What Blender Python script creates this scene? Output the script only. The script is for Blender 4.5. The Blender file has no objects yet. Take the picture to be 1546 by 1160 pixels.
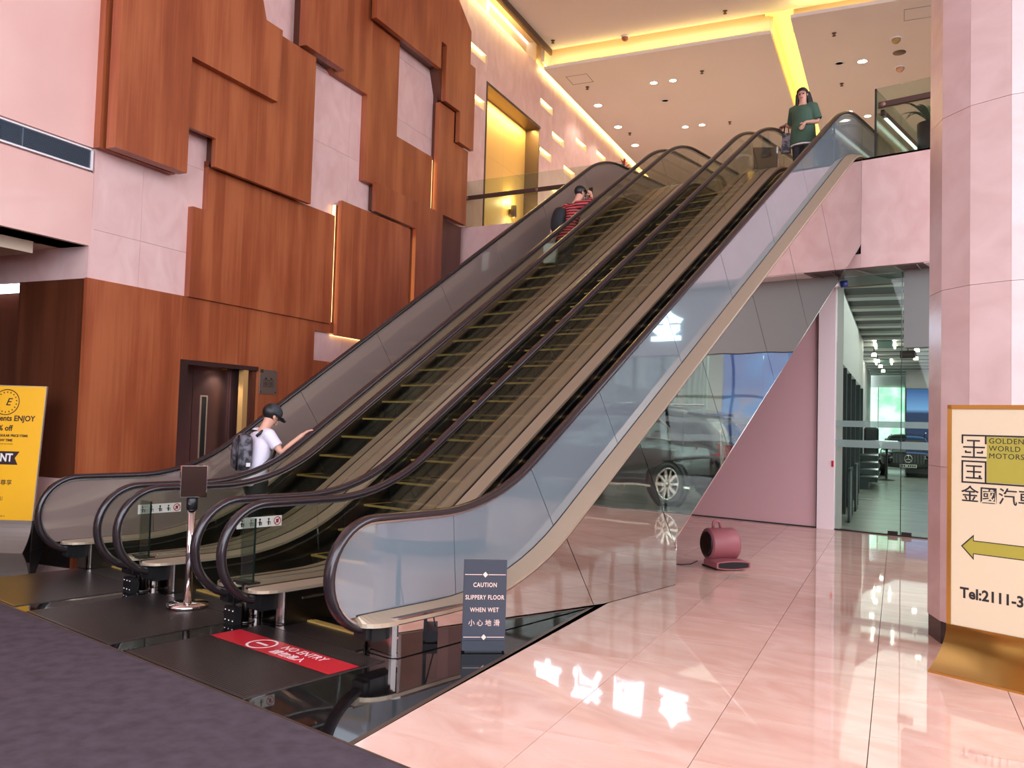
import bpy, bmesh, math, random
from mathutils import Vector, Matrix
random.seed(11)
C = bpy.context.scene.collection
sc = bpy.context.scene
PI = math.pi
sin, cos, tan = math.sin, math.cos, math.tan

# ------------------------------------------------------------------ camera
PSI, PITCH, ROLL, CAM_H = 0.69113, 0.04504, 0.02833, 1.6
fw = Vector((-sin(PSI) * cos(PITCH), cos(PSI) * cos(PITCH), sin(PITCH)))
rt = Vector((cos(PSI), sin(PSI), 0))
up = rt.cross(fw)
r2 = rt * cos(ROLL) + up * sin(ROLL)
u2 = up * cos(ROLL) - rt * sin(ROLL)
cam_d = bpy.data.cameras.new('camera'); cam = bpy.data.objects.new('camera', cam_d); C.objects.link(cam)
cam.matrix_world = Matrix(((r2.x, u2.x, -fw.x, 0), (r2.y, u2.y, -fw.y, 0), (r2.z, u2.z, -fw.z, CAM_H), (0, 0, 0, 1)))
cam_d.sensor_width = 36; cam_d.lens = 29.79; cam_d.clip_start = .05; cam_d.clip_end = 300
sc.camera = cam

# ------------------------------------------------------------------ view, world
sc.view_settings.view_transform = 'Standard'; sc.view_settings.look = 'None'
sc.view_settings.gamma = 1; sc.view_settings.use_curve_mapping = False
sc.view_settings.exposure = EXPO = 0.0
cy = sc.cycles
cy.max_bounces = 10; cy.diffuse_bounces = 4; cy.glossy_bounces = 6; cy.transmission_bounces = 6; cy.transparent_max_bounces = 24
cy.caustics_reflective = False; cy.caustics_refractive = False; cy.blur_glossy = 0.5; cy.sample_clamp_indirect = 6.0
w = bpy.data.worlds.new('sky'); sc.world = w; w.use_nodes = True
wn = w.node_tree.nodes; wl = w.node_tree.links
bg = wn['Background']; bg.inputs[0].default_value = (.88, .96, 1.10, 1); bg.inputs[1].default_value = 6.6

T = 0.26266                                   # the building grid is turned by this angle against the escalators
AX = Vector((-sin(T), cos(T), 0)); BX = Vector((cos(T), sin(T), 0))
def ab(b, a, z=0.0): return BX * b + AX * a + Vector((0, 0, z))

def lamp(name, kind, loc, power, col, direction=(0, 0, -1), sx=1, sy=1, spot=None, portal=False, xaxis=None):
    d = bpy.data.lights.new(name, kind); d.energy = power; d.color = col
    o = bpy.data.objects.new(name, d); C.objects.link(o)
    z = -Vector(direction).normalized()
    x = Vector(xaxis) if xaxis else (Vector((1, 0, 0)) if abs(z.x) < .9 else Vector((0, 1, 0)))
    x = (x - z * x.dot(z)).normalized(); y = z.cross(x)
    o.matrix_world = Matrix(((x.x, y.x, z.x, loc[0]), (x.y, y.y, z.y, loc[1]), (x.z, y.z, z.z, loc[2]), (0, 0, 0, 1)))
    if kind == 'AREA':
        d.shape = 'RECTANGLE'; d.size = sx; d.size_y = sy
        if portal: d.cycles.is_portal = True
    if kind == 'SPOT': d.spot_size = spot; d.spot_blend = .6; d.shadow_soft_size = sx
    if kind == 'POINT': d.shadow_soft_size = sx
    return o
WARM = (1, .88, .74); COVE = (1, .80, .28); TROUGH = (1, .86, .13); DAY = (1, .95, .95)
# daylight enters through the glazed street front behind and beside the viewer
lamp('portal_light', 'AREA', ab(0, -7.9, 5.6), 1, (1, 1, 1), AX, 17, 11, portal=True, xaxis=BX)
lamp('portal_light', 'AREA', ab(8.9, 3, 5.6), 1, (1, 1, 1), -BX, 21, 11, portal=True, xaxis=AX)

# ------------------------------------------------------------------ helpers
def lin(r, g, b):
    f = lambda c: (c / 255 / 12.92) if c / 255 <= .04045 else ((c / 255 + .055) / 1.055) ** 2.4
    return (f(r), f(g), f(b), 1)

class MB:
    def __init__(s): s.v = []; s.f = []; s.sm = []
    def add(s, vs, fs, smooth=False):
        o = len(s.v); s.v += [tuple(v) for v in vs]
        for f in fs: s.f.append(tuple(i + o for i in f)); s.sm.append(smooth)
        return s
    def box(s, x0, x1, y0, y1, z0, z1):
        return s.add([(x0,y0,z0),(x1,y0,z0),(x1,y1,z0),(x0,y1,z0),(x0,y0,z1),(x1,y0,z1),(x1,y1,z1),(x0,y1,z1)],
                     [(3,2,1,0),(4,5,6,7),(0,1,5,4),(1,2,6,5),(2,3,7,6),(3,0,4,7)])
    def obox(s, c, x, y, z):
        c = Vector(c); x = Vector(x); y = Vector(y); z = Vector(z)
        P = [c + x*a + y*b + z*d for d in (-1,1) for a, b in ((-1,-1),(1,-1),(1,1),(-1,1))]
        return s.add(P, [(3,2,1,0),(4,5,6,7),(0,1,5,4),(1,2,6,5),(2,3,7,6),(3,0,4,7)])
    def prism(s, poly, d0, d1, fn, smooth=False):
        n = len(poly)
        ar = sum(poly[i][0]*poly[(i+1)%n][1]-poly[(i+1)%n][0]*poly[i][1] for i in range(n))
        if ar < 0: poly = poly[::-1]
        vs = [fn(u, v, d0) for u, v in poly] + [fn(u, v, d1) for u, v in poly]
        s.add(vs, [tuple(range(n))[::-1], tuple(range(n, 2*n))])
        o = len(s.v) - 2*n
        for i in range(n):
            j = (i+1) % n; s.f.append((o+i, o+j, o+n+j, o+n+i)); s.sm.append(smooth)
        return s
    def tube(s, pts, r, n=8, cap=True, flat=1.0):
        pts = [Vector(p) for p in pts]; k = len(pts); rings = []
        rr = r if isinstance(r, (list, tuple)) else [r]*k
        ref = None
        for i, p in enumerate(pts):
            t = (pts[min(i+1,k-1)] - pts[max(i-1,0)]).normalized()
            if ref is None: ref = Vector((0,0,1)) if abs(t.z) < .9 else Vector((1,0,0))
            a = (ref - t*ref.dot(t)).normalized(); b = t.cross(a); ref = a
            rings.append([p + a*(rr[i]*cos(q*2*PI/n)) + b*(rr[i]*flat*sin(q*2*PI/n)) for q in range(n)])
        vs = [v for R in rings for v in R]
        fs = [(i*n+j, i*n+(j+1)%n, (i+1)*n+(j+1)%n, (i+1)*n+j) for i in range(k-1) for j in range(n)]
        s.add(vs, fs, True)
        if cap:
            o = len(s.v) - len(vs); s.f.append(tuple(o+j for j in range(n))[::-1]); s.sm.append(False)
            o2 = o + (k-1)*n; s.f.append(tuple(o2+j for j in range(n))); s.sm.append(False)
        return s
    def lathe(s, prof, c=(0,0,0), n=24, ax=None, ay=None, az=None):
        ax = Vector(ax or (1,0,0)); ay = Vector(ay or (0,1,0)); az = Vector(az or (0,0,1)); c = Vector(c); k = len(prof)
        vs = [c + ax*(r*cos(q*2*PI/n)) + ay*(r*sin(q*2*PI/n)) + az*z for r, z in prof for q in range(n)]
        s.add(vs, [(i*n+j, i*n+(j+1)%n, (i+1)*n+(j+1)%n, (i+1)*n+j) for i in range(k-1) for j in range(n)], True)
        o = len(s.v) - len(vs)
        if prof[0][0] > 1e-4: s.f.append(tuple(o+j for j in range(n))[::-1]); s.sm.append(False)
        if prof[-1][0] > 1e-4: s.f.append(tuple(o+(k-1)*n+j for j in range(n))); s.sm.append(False)
        return s
    def ball(s, c, rx, ry, rz, n=14, m=9, M=None):
        c = Vector(c); vs = []
        for i in range(m+1):
            th = PI*i/m
            for j in range(n):
                ph = 2*PI*j/n; p = Vector((rx*sin(th)*cos(ph), ry*sin(th)*sin(ph), rz*cos(th)))
                vs.append(c + (M @ p if M else p))
        return s.add(vs, [(i*n+j, (i+1)*n+j, (i+1)*n+(j+1)%n, i*n+(j+1)%n) for i in range(m) for j in range(n)], True)
    def sweep(s, frames, sect, closed=True, smooth=False):
        # frames: list of (origin, xvec, nvec); sect: list of (x, n)
        k = len(frames); n = len(sect)
        vs = [o + x*a + nn*b for o, x, nn in frames for a, b in sect]
        fs = [(i*n+j, i*n+(j+1)%n, (i+1)*n+(j+1)%n, (i+1)*n+j) for i in range(k-1) for j in range(n if closed else n-1)]
        s.add(vs, fs, smooth)
        if closed:
            o = len(s.v) - len(vs); s.f.append(tuple(o+j for j in range(n))[::-1]); s.sm.append(False)
            o += (k-1)*n; s.f.append(tuple(o+j for j in range(n))); s.sm.append(False)
        return s
    def mesh(s, name):
        me = bpy.data.meshes.new(name); me.from_pydata(s.v, [], s.f)
        me.polygons.foreach_set('use_smooth', s.sm); me.update()
        bm = bmesh.new(); bm.from_mesh(me); bmesh.ops.recalc_face_normals(bm, faces=bm.faces); bm.to_mesh(me); bm.free()
        return me
    def build(s, name, m, parent=None, bevel=0, kind=None):
        me = s.mesh(name); me.materials.append(m)
        o = bpy.data.objects.new(name, me); C.objects.link(o)
        if parent: o.parent = parent
        if kind: o['kind'] = kind
        if bevel:
            b = o.modifiers.new('bevel', 'BEVEL'); b.width = bevel; b.segments = 2; b.limit_method = 'ANGLE'; b.angle_limit = .7
        return o

def tag(o, label=None, cat=None, group=None, kind=None):
    if label: o['label'] = label
    if cat: o['category'] = cat
    if group: o['group'] = group
    if kind: o['kind'] = kind
    return o
def empty(name, loc=(0,0,0), rz=0.0, label=None, cat=None, group=None, kind=None):
    o = bpy.data.objects.new(name, None); C.objects.link(o); o.location = loc; o.rotation_euler = (0,0,rz); o.empty_display_size = .1
    return tag(o, label, cat, group, kind)
def inst(name, me, parent=None, loc=(0,0,0), rz=0.0):
    o = bpy.data.objects.new(name, me); C.objects.link(o); o.parent = parent; o.location = loc; o.rotation_euler = (0,0,rz); return o
def copy_tree(o, parent=None):
    c = o.copy(); C.objects.link(c); c.parent = parent
    for ch in list(o.children): copy_tree(ch, c)
    return c

FONT = None
def text_mesh(body, size, bold=0.0, align='CENTER', shear=0.0, space=1.0, sx=1.0, line=1.0, depth=.0008):
    cu = bpy.data.curves.new('lettering', 'FONT'); cu.body = body; cu.size = size; cu.align_x = align; cu.align_y = 'CENTER'
    cu.offset = bold; cu.shear = shear; cu.space_character = space; cu.space_line = line; cu.extrude = depth; cu.resolution_u = 3
    o = bpy.data.objects.new('tmp', cu); C.objects.link(o); bpy.context.view_layer.update()
    me = bpy.data.meshes.new_from_object(o.evaluated_get(bpy.context.evaluated_depsgraph_get()))
    bpy.data.objects.remove(o); bpy.data.curves.remove(cu)
    if sx != 1.0:
        for v in me.vertices: v.co.x *= sx
    return me
def text(body, size, m, parent, M, name='lettering', **k):
    # M: 4x4 placing the text plane (x right, y up, z out of the face) in the parent's space
    me = text_mesh(body, size, **k); me.transform(M); me.materials.clear(); me.materials.append(m); me.name = name
    o = bpy.data.objects.new(name, me); C.objects.link(o); o.parent = parent; return o
def frame(o, x, y):
    x = Vector(x).normalized(); y = Vector(y).normalized(); z = x.cross(y); o = Vector(o)
    return Matrix(((x.x,y.x,z.x,o.x),(x.y,y.y,z.y,o.y),(x.z,y.z,z.z,o.z),(0,0,0,1)))
def plate_poly(poly, m, parent, M, name='print', t=.0006):
    # flat print: polygon in the plane of M
    mb = MB(); mb.prism(poly, 0, t, lambda u, v, d: M @ Vector((u, v, d))); return mb.build(name, m, parent)

# ------------------------------------------------------------------ materials
def mat(name, col, rough=.5, metal=0.0, spec=.5, coat=0.0, emit=None, es=0.0, aniso=0):
    m = bpy.data.materials.new(name); m.use_nodes = True; b = m.node_tree.nodes['Principled BSDF']
    b.inputs['Base Color'].default_value = col; b.inputs['Roughness'].default_value = rough; b.inputs['Metallic'].default_value = metal
    b.inputs['Specular IOR Level'].default_value = spec; b.inputs['Coat Weight'].default_value = coat; b.inputs['Coat Roughness'].default_value = .03
    if emit: b.inputs['Emission Color'].default_value = emit; b.inputs['Emission Strength'].default_value = es
    return m
def nodes(m): return m.node_tree.nodes, m.node_tree.links, m.node_tree.nodes['Principled BSDF']
def vary(m, c0, c1, scale=(1,1,1), nscale=3.0, detail=4, rnd=.0, lo=.3, hi=.7, dist=.0, bump=0.0):
    # base colour by noise between c0 and c1, plus a little value change per piece
    n, l, b = nodes(m)
    tc = n.new('ShaderNodeTexCoord'); mp = n.new('ShaderNodeMapping'); mp.inputs['Scale'].default_value = scale
    oi = n.new('ShaderNodeObjectInfo'); ad = n.new('ShaderNodeVectorMath'); ad.operation = 'ADD'
    mu = n.new('ShaderNodeVectorMath'); mu.operation = 'SCALE'; mu.inputs['Scale'].default_value = 37.0
    cb = n.new('ShaderNodeCombineXYZ'); l.new(oi.outputs['Random'], cb.inputs[0]); l.new(oi.outputs['Random'], cb.inputs[1]); l.new(cb.outputs[0], mu.inputs[0])
    l.new(tc.outputs['Object'], mp.inputs[0]); l.new(mp.outputs[0], ad.inputs[0]); l.new(mu.outputs[0], ad.inputs[1])
    no = n.new('ShaderNodeTexNoise'); no.inputs['Scale'].default_value = nscale; no.inputs['Detail'].default_value = detail; no.inputs['Distortion'].default_value = dist
    l.new(ad.outputs[0], no.inputs['Vector'])
    cr = n.new('ShaderNodeValToRGB'); cr.color_ramp.elements[0].position = lo; cr.color_ramp.elements[0].color = c0
    cr.color_ramp.elements[1].position = hi; cr.color_ramp.elements[1].color = c1; l.new(no.outputs[0], cr.inputs[0])
    hs = n.new('ShaderNodeHueSaturation'); l.new(cr.outputs[0], hs.inputs['Color'])
    mr = n.new('ShaderNodeMapRange'); mr.inputs[3].default_value = 1-rnd; mr.inputs[4].default_value = 1+rnd
    l.new(oi.outputs['Random'], mr.inputs[0]); l.new(mr.outputs[0], hs.inputs['Value']); l.new(hs.outputs[0], b.inputs['Base Color'])
    if bump:
        bp = n.new('ShaderNodeBump'); bp.inputs['Strength'].default_value = bump; bp.inputs['Distance'].default_value = .01; l.new(no.outputs[0], bp.inputs['Height']); l.new(bp.outputs[0], b.inputs['Normal'])
    return m
def wavy(m, scale, strength, dist=.05):
    n, l, b = nodes(m); tc = n.new('ShaderNodeTexCoord'); no = n.new('ShaderNodeTexNoise'); no.inputs['Scale'].default_value = scale; no.inputs['Detail'].default_value = 0
    l.new(tc.outputs['Object'], no.inputs['Vector']); bp = n.new('ShaderNodeBump'); bp.inputs['Strength'].default_value = strength; bp.inputs['Distance'].default_value = dist
    l.new(no.outputs[0], bp.inputs['Height']); l.new(bp.outputs[0], b.inputs['Normal']); return m
def glass(name, tint=(.86,.93,.90,1), refl=.5):
    m = bpy.data.materials.new(name); m.use_nodes = True; n = m.node_tree.nodes; l = m.node_tree.links; n.remove(n['Principled BSDF'])
    out = n['Material Output']; tr = n.new('ShaderNodeBsdfTransparent'); tr.inputs[0].default_value = tint
    gl = n.new('ShaderNodeBsdfGlossy'); gl.inputs['Roughness'].default_value = .01; gl.inputs[0].default_value = (1,1,1,1)
    fr = n.new('ShaderNodeFresnel'); fr.inputs[0].default_value = 1.45; mx = n.new('ShaderNodeMixShader')
    mu = n.new('ShaderNodeMath'); mu.operation = 'MULTIPLY'; mu.inputs[1].default_value = refl; l.new(fr.outputs[0], mu.inputs[0])
    l.new(mu.outputs[0], mx.inputs[0]); l.new(tr.outputs[0], mx.inputs[1]); l.new(gl.outputs[0], mx.inputs[2]); l.new(mx.outputs[0], out.inputs[0]); return m

M = {}
M['marble_floor'] = vary(mat('marble_floor', lin(226,188,172), .03, spec=.7), lin(222,172,152), lin(236,196,178), (1,2.2,1), 1.6, 5, rnd=.035, dist=1.2)
M['marble_wall'] = vary(mat('marble_wall', lin(226,186,176), .45), lin(220,176,170), lin(232,194,188), (1.5,1.5,1), 2.2, 5, rnd=.02, dist=.8)
M['marble_gloss'] = vary(mat('marble_gloss', lin(232,186,176), .04, spec=.6), lin(228,180,170), lin(238,194,184), (1,1,1), .8, 3, rnd=.0)
M['marble_pillar'] = vary(mat('marble_pillar', lin(205,172,168), .22), lin(196,164,158), lin(210,180,176), (1,1,1.5), 2.2, 5, rnd=.03, dist=.6)
M['granite'] = mat('black_granite', lin(22,20,20), .03, spec=.6)
M['joint'] = mat('joint_grout', lin(120,86,76), .8)
M['carpet'] = vary(mat('carpet', lin(86,74,80), .95, spec=.1), lin(72,62,67), lin(86,75,82), (1,1,1), 9, 6, bump=.3)
def wood_mat(name, c0, c1, c2, rough):
    m = mat(name, c1, rough, spec=.55); n, l, b = nodes(m)
    tc = n.new('ShaderNodeTexCoord'); oi = n.new('ShaderNodeObjectInfo')
    sx = n.new('ShaderNodeSeparateXYZ'); l.new(tc.outputs['Object'], sx.inputs[0])
    # veneer leaves: broad upright bands, each with its own tone
    sm = n.new('ShaderNodeMath'); sm.operation = 'ADD'; l.new(sx.outputs[0], sm.inputs[0]); l.new(sx.outputs[1], sm.inputs[1])
    fl = n.new('ShaderNodeMath'); fl.operation = 'MULTIPLY'; fl.inputs[1].default_value = 5.2; l.new(sm.outputs[0], fl.inputs[0])
    f2 = n.new('ShaderNodeMath'); f2.operation = 'FLOOR'; l.new(fl.outputs[0], f2.inputs[0])
    wn_ = n.new('ShaderNodeTexWhiteNoise'); wn_.noise_dimensions = '1D'; l.new(f2.outputs[0], wn_.inputs['W'])
    mp = n.new('ShaderNodeMapping'); mp.inputs['Scale'].default_value = (38, 38, .9); l.new(tc.outputs['Object'], mp.inputs[0])
    no = n.new('ShaderNodeTexNoise'); no.inputs['Scale'].default_value = 1.0; no.inputs['Detail'].default_value = 5; l.new(mp.outputs[0], no.inputs['Vector'])
    mp2 = n.new('ShaderNodeMapping'); mp2.inputs['Scale'].default_value = (3, 3, .5); l.new(tc.outputs['Object'], mp2.inputs[0])
    n2 = n.new('ShaderNodeTexNoise'); n2.inputs['Scale'].default_value = 1.0; n2.inputs['Detail'].default_value = 3; l.new(mp2.outputs[0], n2.inputs['Vector'])
    a1 = n.new('ShaderNodeMath'); a1.operation = 'MULTIPLY_ADD'; a1.inputs[1].default_value = .45; l.new(no.outputs[0], a1.inputs[0]); l.new(n2.outputs[0], a1.inputs[2])
    a2 = n.new('ShaderNodeMath'); a2.operation = 'MULTIPLY_ADD'; a2.inputs[1].default_value = .22; l.new(wn_.outputs[0], a2.inputs[0]); l.new(a1.outputs[0], a2.inputs[2])
    cr = n.new('ShaderNodeValToRGB'); e = cr.color_ramp.elements; e[0].position = .45; e[0].color = c0; e[1].position = 1.15 if False else 1.0; e[1].color = c2
    k = e.new(.75); k.color = c1; l.new(a2.outputs[0], cr.inputs[0]); l.new(cr.outputs[0], b.inputs['Base Color']); return m
M['wood'] = wood_mat('cherry_veneer', lin(128,60,34), lin(152,75,43), lin(174,96,58), .38)
M['wood_dark'] = wood_mat('dark_veneer', lin(76,36,20), lin(86,42,24), lin(98,50,30), .35)
M['ceiling'] = mat('ceiling_paint', lin(222,208,202), .8, spec=.2)
M['cream'] = mat('cream_paint', lin(232,206,178), .6)
M['rose'] = mat('rose_panel', lin(222,178,180), .2, spec=.6)
M['steel'] = mat('brushed_steel', lin(196,174,150), .42, .6)
M['steel_dark'] = mat('skirt_steel', lin(92,86,82), .3, 1.0)
M['chrome'] = mat('chrome', lin(225,215,212), .08, 1.0)
M['trim_line'] = mat('aluminium_line', lin(205,205,210), .25, 1.0)
M['rubber'] = mat('handrail_rubber', lin(44,34,36), .22, spec=.6)
M['black'] = mat('black_plastic', lin(20,19,20), .4)
M['tread'] = mat('step_tread', lin(11,11,12), .6, 0, spec=.2)
M['yellow'] = mat('yellow_edge', lin(168,138,70), .5)
M['niche'] = mat('niche_lamplit_gold', lin(226,176,104), .5)  # cream panels with the golden lamplight put into their colour
M['plate'] = mat('landing_plate', lin(98,88,86), .30, .9)
M['clear'] = glass('clear_glass', (.90,.92,.89,1), .3)
M['green'] = glass('greenish_glass', (.84,.91,.86,1), .55)
M['frost'] = glass('frosted_film', (.55,.60,.58,1), .3); _n = M['frost'].node_tree.nodes; _l = M['frost'].node_tree.links
_d = _n.new('ShaderNodeBsdfDiffuse'); _d.inputs[0].default_value = lin(196,220,212); _m = _n.new('ShaderNodeMixShader'); _m.inputs[0].default_value = .42; _o = _n['Material Output'].inputs[0]; _l.new(_o.links[0].from_socket, _m.inputs[1]); _l.new(_d.outputs[0], _m.inputs[2]); _l.new(_m.outputs[0], _o)
m_ = mat('coated_glass_panel', lin(138,117,109), .03, spec=.9, coat=1.0); nodes(m_)[2].inputs['Coat IOR'].default_value = 2.0
M['panel'] = m_
m_ = mat('coated_glass_blue_refl', lin(112,122,128), .03, spec=.9, coat=1.0); nodes(m_)[2].inputs['Coat IOR'].default_value = 2.0; M['panel_blue_refl'] = m_  # same coated glass, bluish reflections put into its base colour
M['mirror'] = wavy(mat('mirror_panel', lin(218,210,206), .02, 1.0), 1.4, .10, .03)
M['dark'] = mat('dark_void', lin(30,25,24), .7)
M['bronze'] = mat('bronze_trim', lin(96,74,58), .4, .5)
M['lift_metal'] = mat('lift_door_bronze', lin(120,92,88), .3, .85)
M['brass'] = mat('gold_brass', lin(188,138,66), .3, .9)
M['white'] = mat('white_paint', lin(236,228,228), .5)
M['grey'] = mat('grey_panel', lin(138,138,134), .6)
M['led'] = mat('warm_led', lin(255,214,120), .5, emit=(1,.72,.30,1), es=3.0)
M['led_white'] = mat('white_led', lin(255,250,240), .5, emit=(1,.93,.82,1), es=9.0)
M['ink'] = mat('black_ink', lin(28,22,24), .5)
M['letter_white'] = mat('white_print', lin(240,226,222), .5)
# ------------------------------------------------------------------ floor
def clip(poly, nx, ny, d):                    # keep nx*x+ny*y >= d
    out = []
    for i in range(len(poly)):
        p, q = poly[i], poly[(i+1) % len(poly)]
        a = nx*p[0]+ny*p[1]-d; b = nx*q[0]+ny*q[1]-d
        if a >= 0: out.append(p)
        if (a >= 0) != (b >= 0):
            t = a/(a-b); out.append((p[0]+t*(q[0]-p[0]), p[1]+t*(q[1]-p[1])))
    return out
floor = MB().box(-18, 16, -12, 15.5, -.12, -.016).build('floor', M['joint'], kind='structure')
tag(floor, 'polished cream marble tile floor of the lobby')
CARPET_Y = 2.785
TS = .7635; A0 = 4.165; B0 = -.126
for i in range(-4, 17):
    for j in range(-12, 4):
        a0 = A0 + i*TS; b0 = B0 + j*TS; g = .0022
        c = [ab(b, a) for b, a in ((b0+g, a0+g), (b0+TS-g, a0+g), (b0+TS-g, a0+TS-g), (b0+g, a0+TS-g))]
        poly = clip(clip([(p.x, p.y) for p in c], 0, 1, CARPET_Y), 0, -1, -14.08)
        if b0 < -2.5: poly = clip(poly, 0, 1, 7.79)
        if len(poly) < 3: continue
        cx_ = sum(p[0] for p in poly)/len(poly); cy_ = sum(p[1] for p in poly)/len(poly)
        mb = MB().prism([(x-cx_, y-cy_) for x, y in poly], -.014, 0, lambda u, v, d: (u, v, d))
        o = mb.build('floor_tile', M['marble_floor'], floor); o.location = (cx_, cy_, 0)
# outer stretch of the same floor to the right of the view
p = [ab(b, a) for b, a in ((B0+4*TS+.003, -1), (9, -1), (9, 16), (B0+4*TS+.003, 16))]
MB().prism(clip(clip([(q.x, q.y) for q in p], 0, 1, CARPET_Y), 0, -1, -14.08), -.014, 0, lambda u, v, d: (u, v, d)).build('floor_slab', M['marble_floor'], floor)
# black granite round the escalator feet: slabs cut at the landing strips
gb = [ab(-2.424, a) for a in (2.0, 9.0)]
gx = lambda y: gb[0].x + (y-gb[0].y)*(gb[1].x-gb[0].x)/(gb[1].y-gb[0].y)
for poly in ([(-4.2, CARPET_Y), (gx(CARPET_Y), CARPET_Y), (gx(6.53), 6.53), (-4.2, 6.53)],
             [(-9.1, CARPET_Y), (-4.204, CARPET_Y), (-4.204, 5.6), (-9.1, 5.6)],
             [(-9.9, 5.604), (-4.204, 5.604), (-4.204, 7.78), (-9.9, 7.78)],
             [(-16, CARPET_Y), (-9.104, CARPET_Y), (-9.104, 5.6), (-16, 5.6)], [(-16, 5.604), (-9.904, 5.604), (-9.904, 7.78), (-16, 7.78)]):
    MB().prism(poly, -.014, 0, lambda u, v, d: (u, v, d)).build('granite_slab', M['granite'], floor)
strip = [(gx(CARPET_Y)-.03, CARPET_Y), (gx(CARPET_Y)+.004, CARPET_Y), (gx(6.55)+.004, 6.55), (gx(6.55)-.03, 6.55)]
MB().prism(strip, -.012, .0008, lambda u, v, d: (u, v, d)).build('edge_strip', M['bronze'], floor)
carpet = MB().prism(clip(clip(clip([(-14,-9),(9,-9),(9,CARPET_Y-.012),(-14,CARPET_Y-.012)], BX.x, BX.y, -8.78), -BX.x, -BX.y, -8.9), AX.x, AX.y, -7.9), -.014, .004, lambda u, v, d: (u, v, d)).build('carpet', M['carpet'])
tag(carpet, 'dark mauve-grey entrance carpet in front of the escalators', 'carpet')
MB().box(-9.7, 8.3, CARPET_Y-.014, CARPET_Y, -.014, .006).build('carpet_edge', M['bronze'], carpet)

# ------------------------------------------------------------------ left wall (local: x = b, y = a)
WB = -8.8
wall = empty('wall_left', (0,0,0), T, 'tall pink marble wall with overlapping wood panels', kind='structure')
def slab(a0, a1, z0, z1, m='marble_wall', b=WB, th=.03, g=.0018, name='marble_slab', par=None):
    return MB().box(b-th, b, a0+g, a1-g, z0+g, z1-g).build(name, M[m], par or wall)
back = MB()
back.box(WB-.5, WB-.06, -8, 2.4, 0, 11.9); back.box(WB-.5, WB-.06, 2.4, 7.03, 3.56, 11.9); back.box(WB-.5, WB-.30, 7.03, 17.36, 0, 11.9)
back.box(WB-1.2, WB-.46, 17.3, 42, 5.72, 11.9); back.box(WB-.46, WB-.02, 17.3, 17.42, 5.72, 11.9); back.box(WB-.46, WB-.16, 20.58, 42, 5.72, 11.9)
back.build('wall_core', M['cream'], wall)
for a0 in [-8 + 1.503*i for i in range(10)]:               # polished slabs over the lift lobby opening
    a1 = a0 + 1.503
    for z0, z1 in ((3.56, 4.44), (4.74, 6.6), (6.6, 8.8), (8.8, 11.15)):
        slab(a0, a1, z0, z1, 'marble_gloss')
    slab(a0, a1, 4.44, 4.74, 'marble_gloss', b=WB-.045)
for a0 in (-8, -6.5, -5, -3.5, -2, -.5, 1.0):
    slab(a0, a0+1.4, 0, 3.56, 'marble_gloss')
for a0, a1 in ((7.03, 7.75), (7.75, 9.2), (9.2, 10.65), (10.65, 12.1), (12.1, 13.55), (13.55, 15.0), (15.0, 16.3)):
    for z0, z1 in ((2.3, 3.77), (3.77, 4.97), (4.97, 6.17), (6.17, 7.37), (7.37, 8.57), (8.57, 9.8), (9.8, 11.15)):
        slab(a0, a1, z0, z1)
def column(a0, a1, slots, zlo=5.87, zhi=11.15):
    zs = [zlo] + [z for s in sorted(slots) for z in s] + [zhi]
    for i in range(0, len(zs), 2): slab(a0, a1, zs[i], zs[i+1])
    for z0, z1 in slots:                                  # lit slot let into the wall
        mb = MB(); mb.box(WB-.15, WB-.13, a0, a1, z0, z1); mb.box(WB-.15, WB, a0, a1, z0-.012, z0); mb.box(WB-.15, WB, a0, a0+.012, z0, z1); mb.box(WB-.15, WB, a1-.012, a1, z0, z1)
        s = mb.build('light_slot', M['cream'], wall)
        MB().box(WB-.13, WB-.02, a0, a1, z1-.004, z1+.004).build('slot_lamp', M['led'], s)
column(16.3, 17.36, [(8.80, 9.03), (9.92, 10.14)])
slab(17.36, 20.58, 9.47, 11.15)
column(20.58, 21.47, [(8.80, 9.02), (10.13, 10.34)])
column(21.47, 22.41, [(7.95, 8.17), (9.51, 9.72)])
column(22.41, 23.34, [(8.81, 9.04)])
column(23.34, 24.29, [(9.95, 10.16)])
column(24.29, 25.24, [(8.6, 8.82)])
column(25.24, 26.18, [(10.14, 10.35)])
for i in range(16): column(26.18+i*.94, 27.12+i*.94, [(9.2+.3*(i % 3), 9.42+.3*(i % 3))] if i % 2 else [])
# tall niche with its golden lamplight in the panel colour
for a0, a1 in ((17.42, 19.2), (19.2, 20.58)):
    for z0, z1 in ((5.72, 8.1), (8.1, 9.47)): slab(a0, a1, z0, z1, 'niche', b=WB-.40, name='niche_panel')
nt = MB(); nt.box(WB-.46, WB+.012, 17.36, 17.42, 5.72, 9.47); nt.box(WB-.46, WB+.012, 17.36, 20.62, 9.47, 9.54); nt.box(WB-.46, WB, 20.56, 20.62, 5.72, 9.47)
nt.build('niche_frame', M['bronze'], wall)

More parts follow.
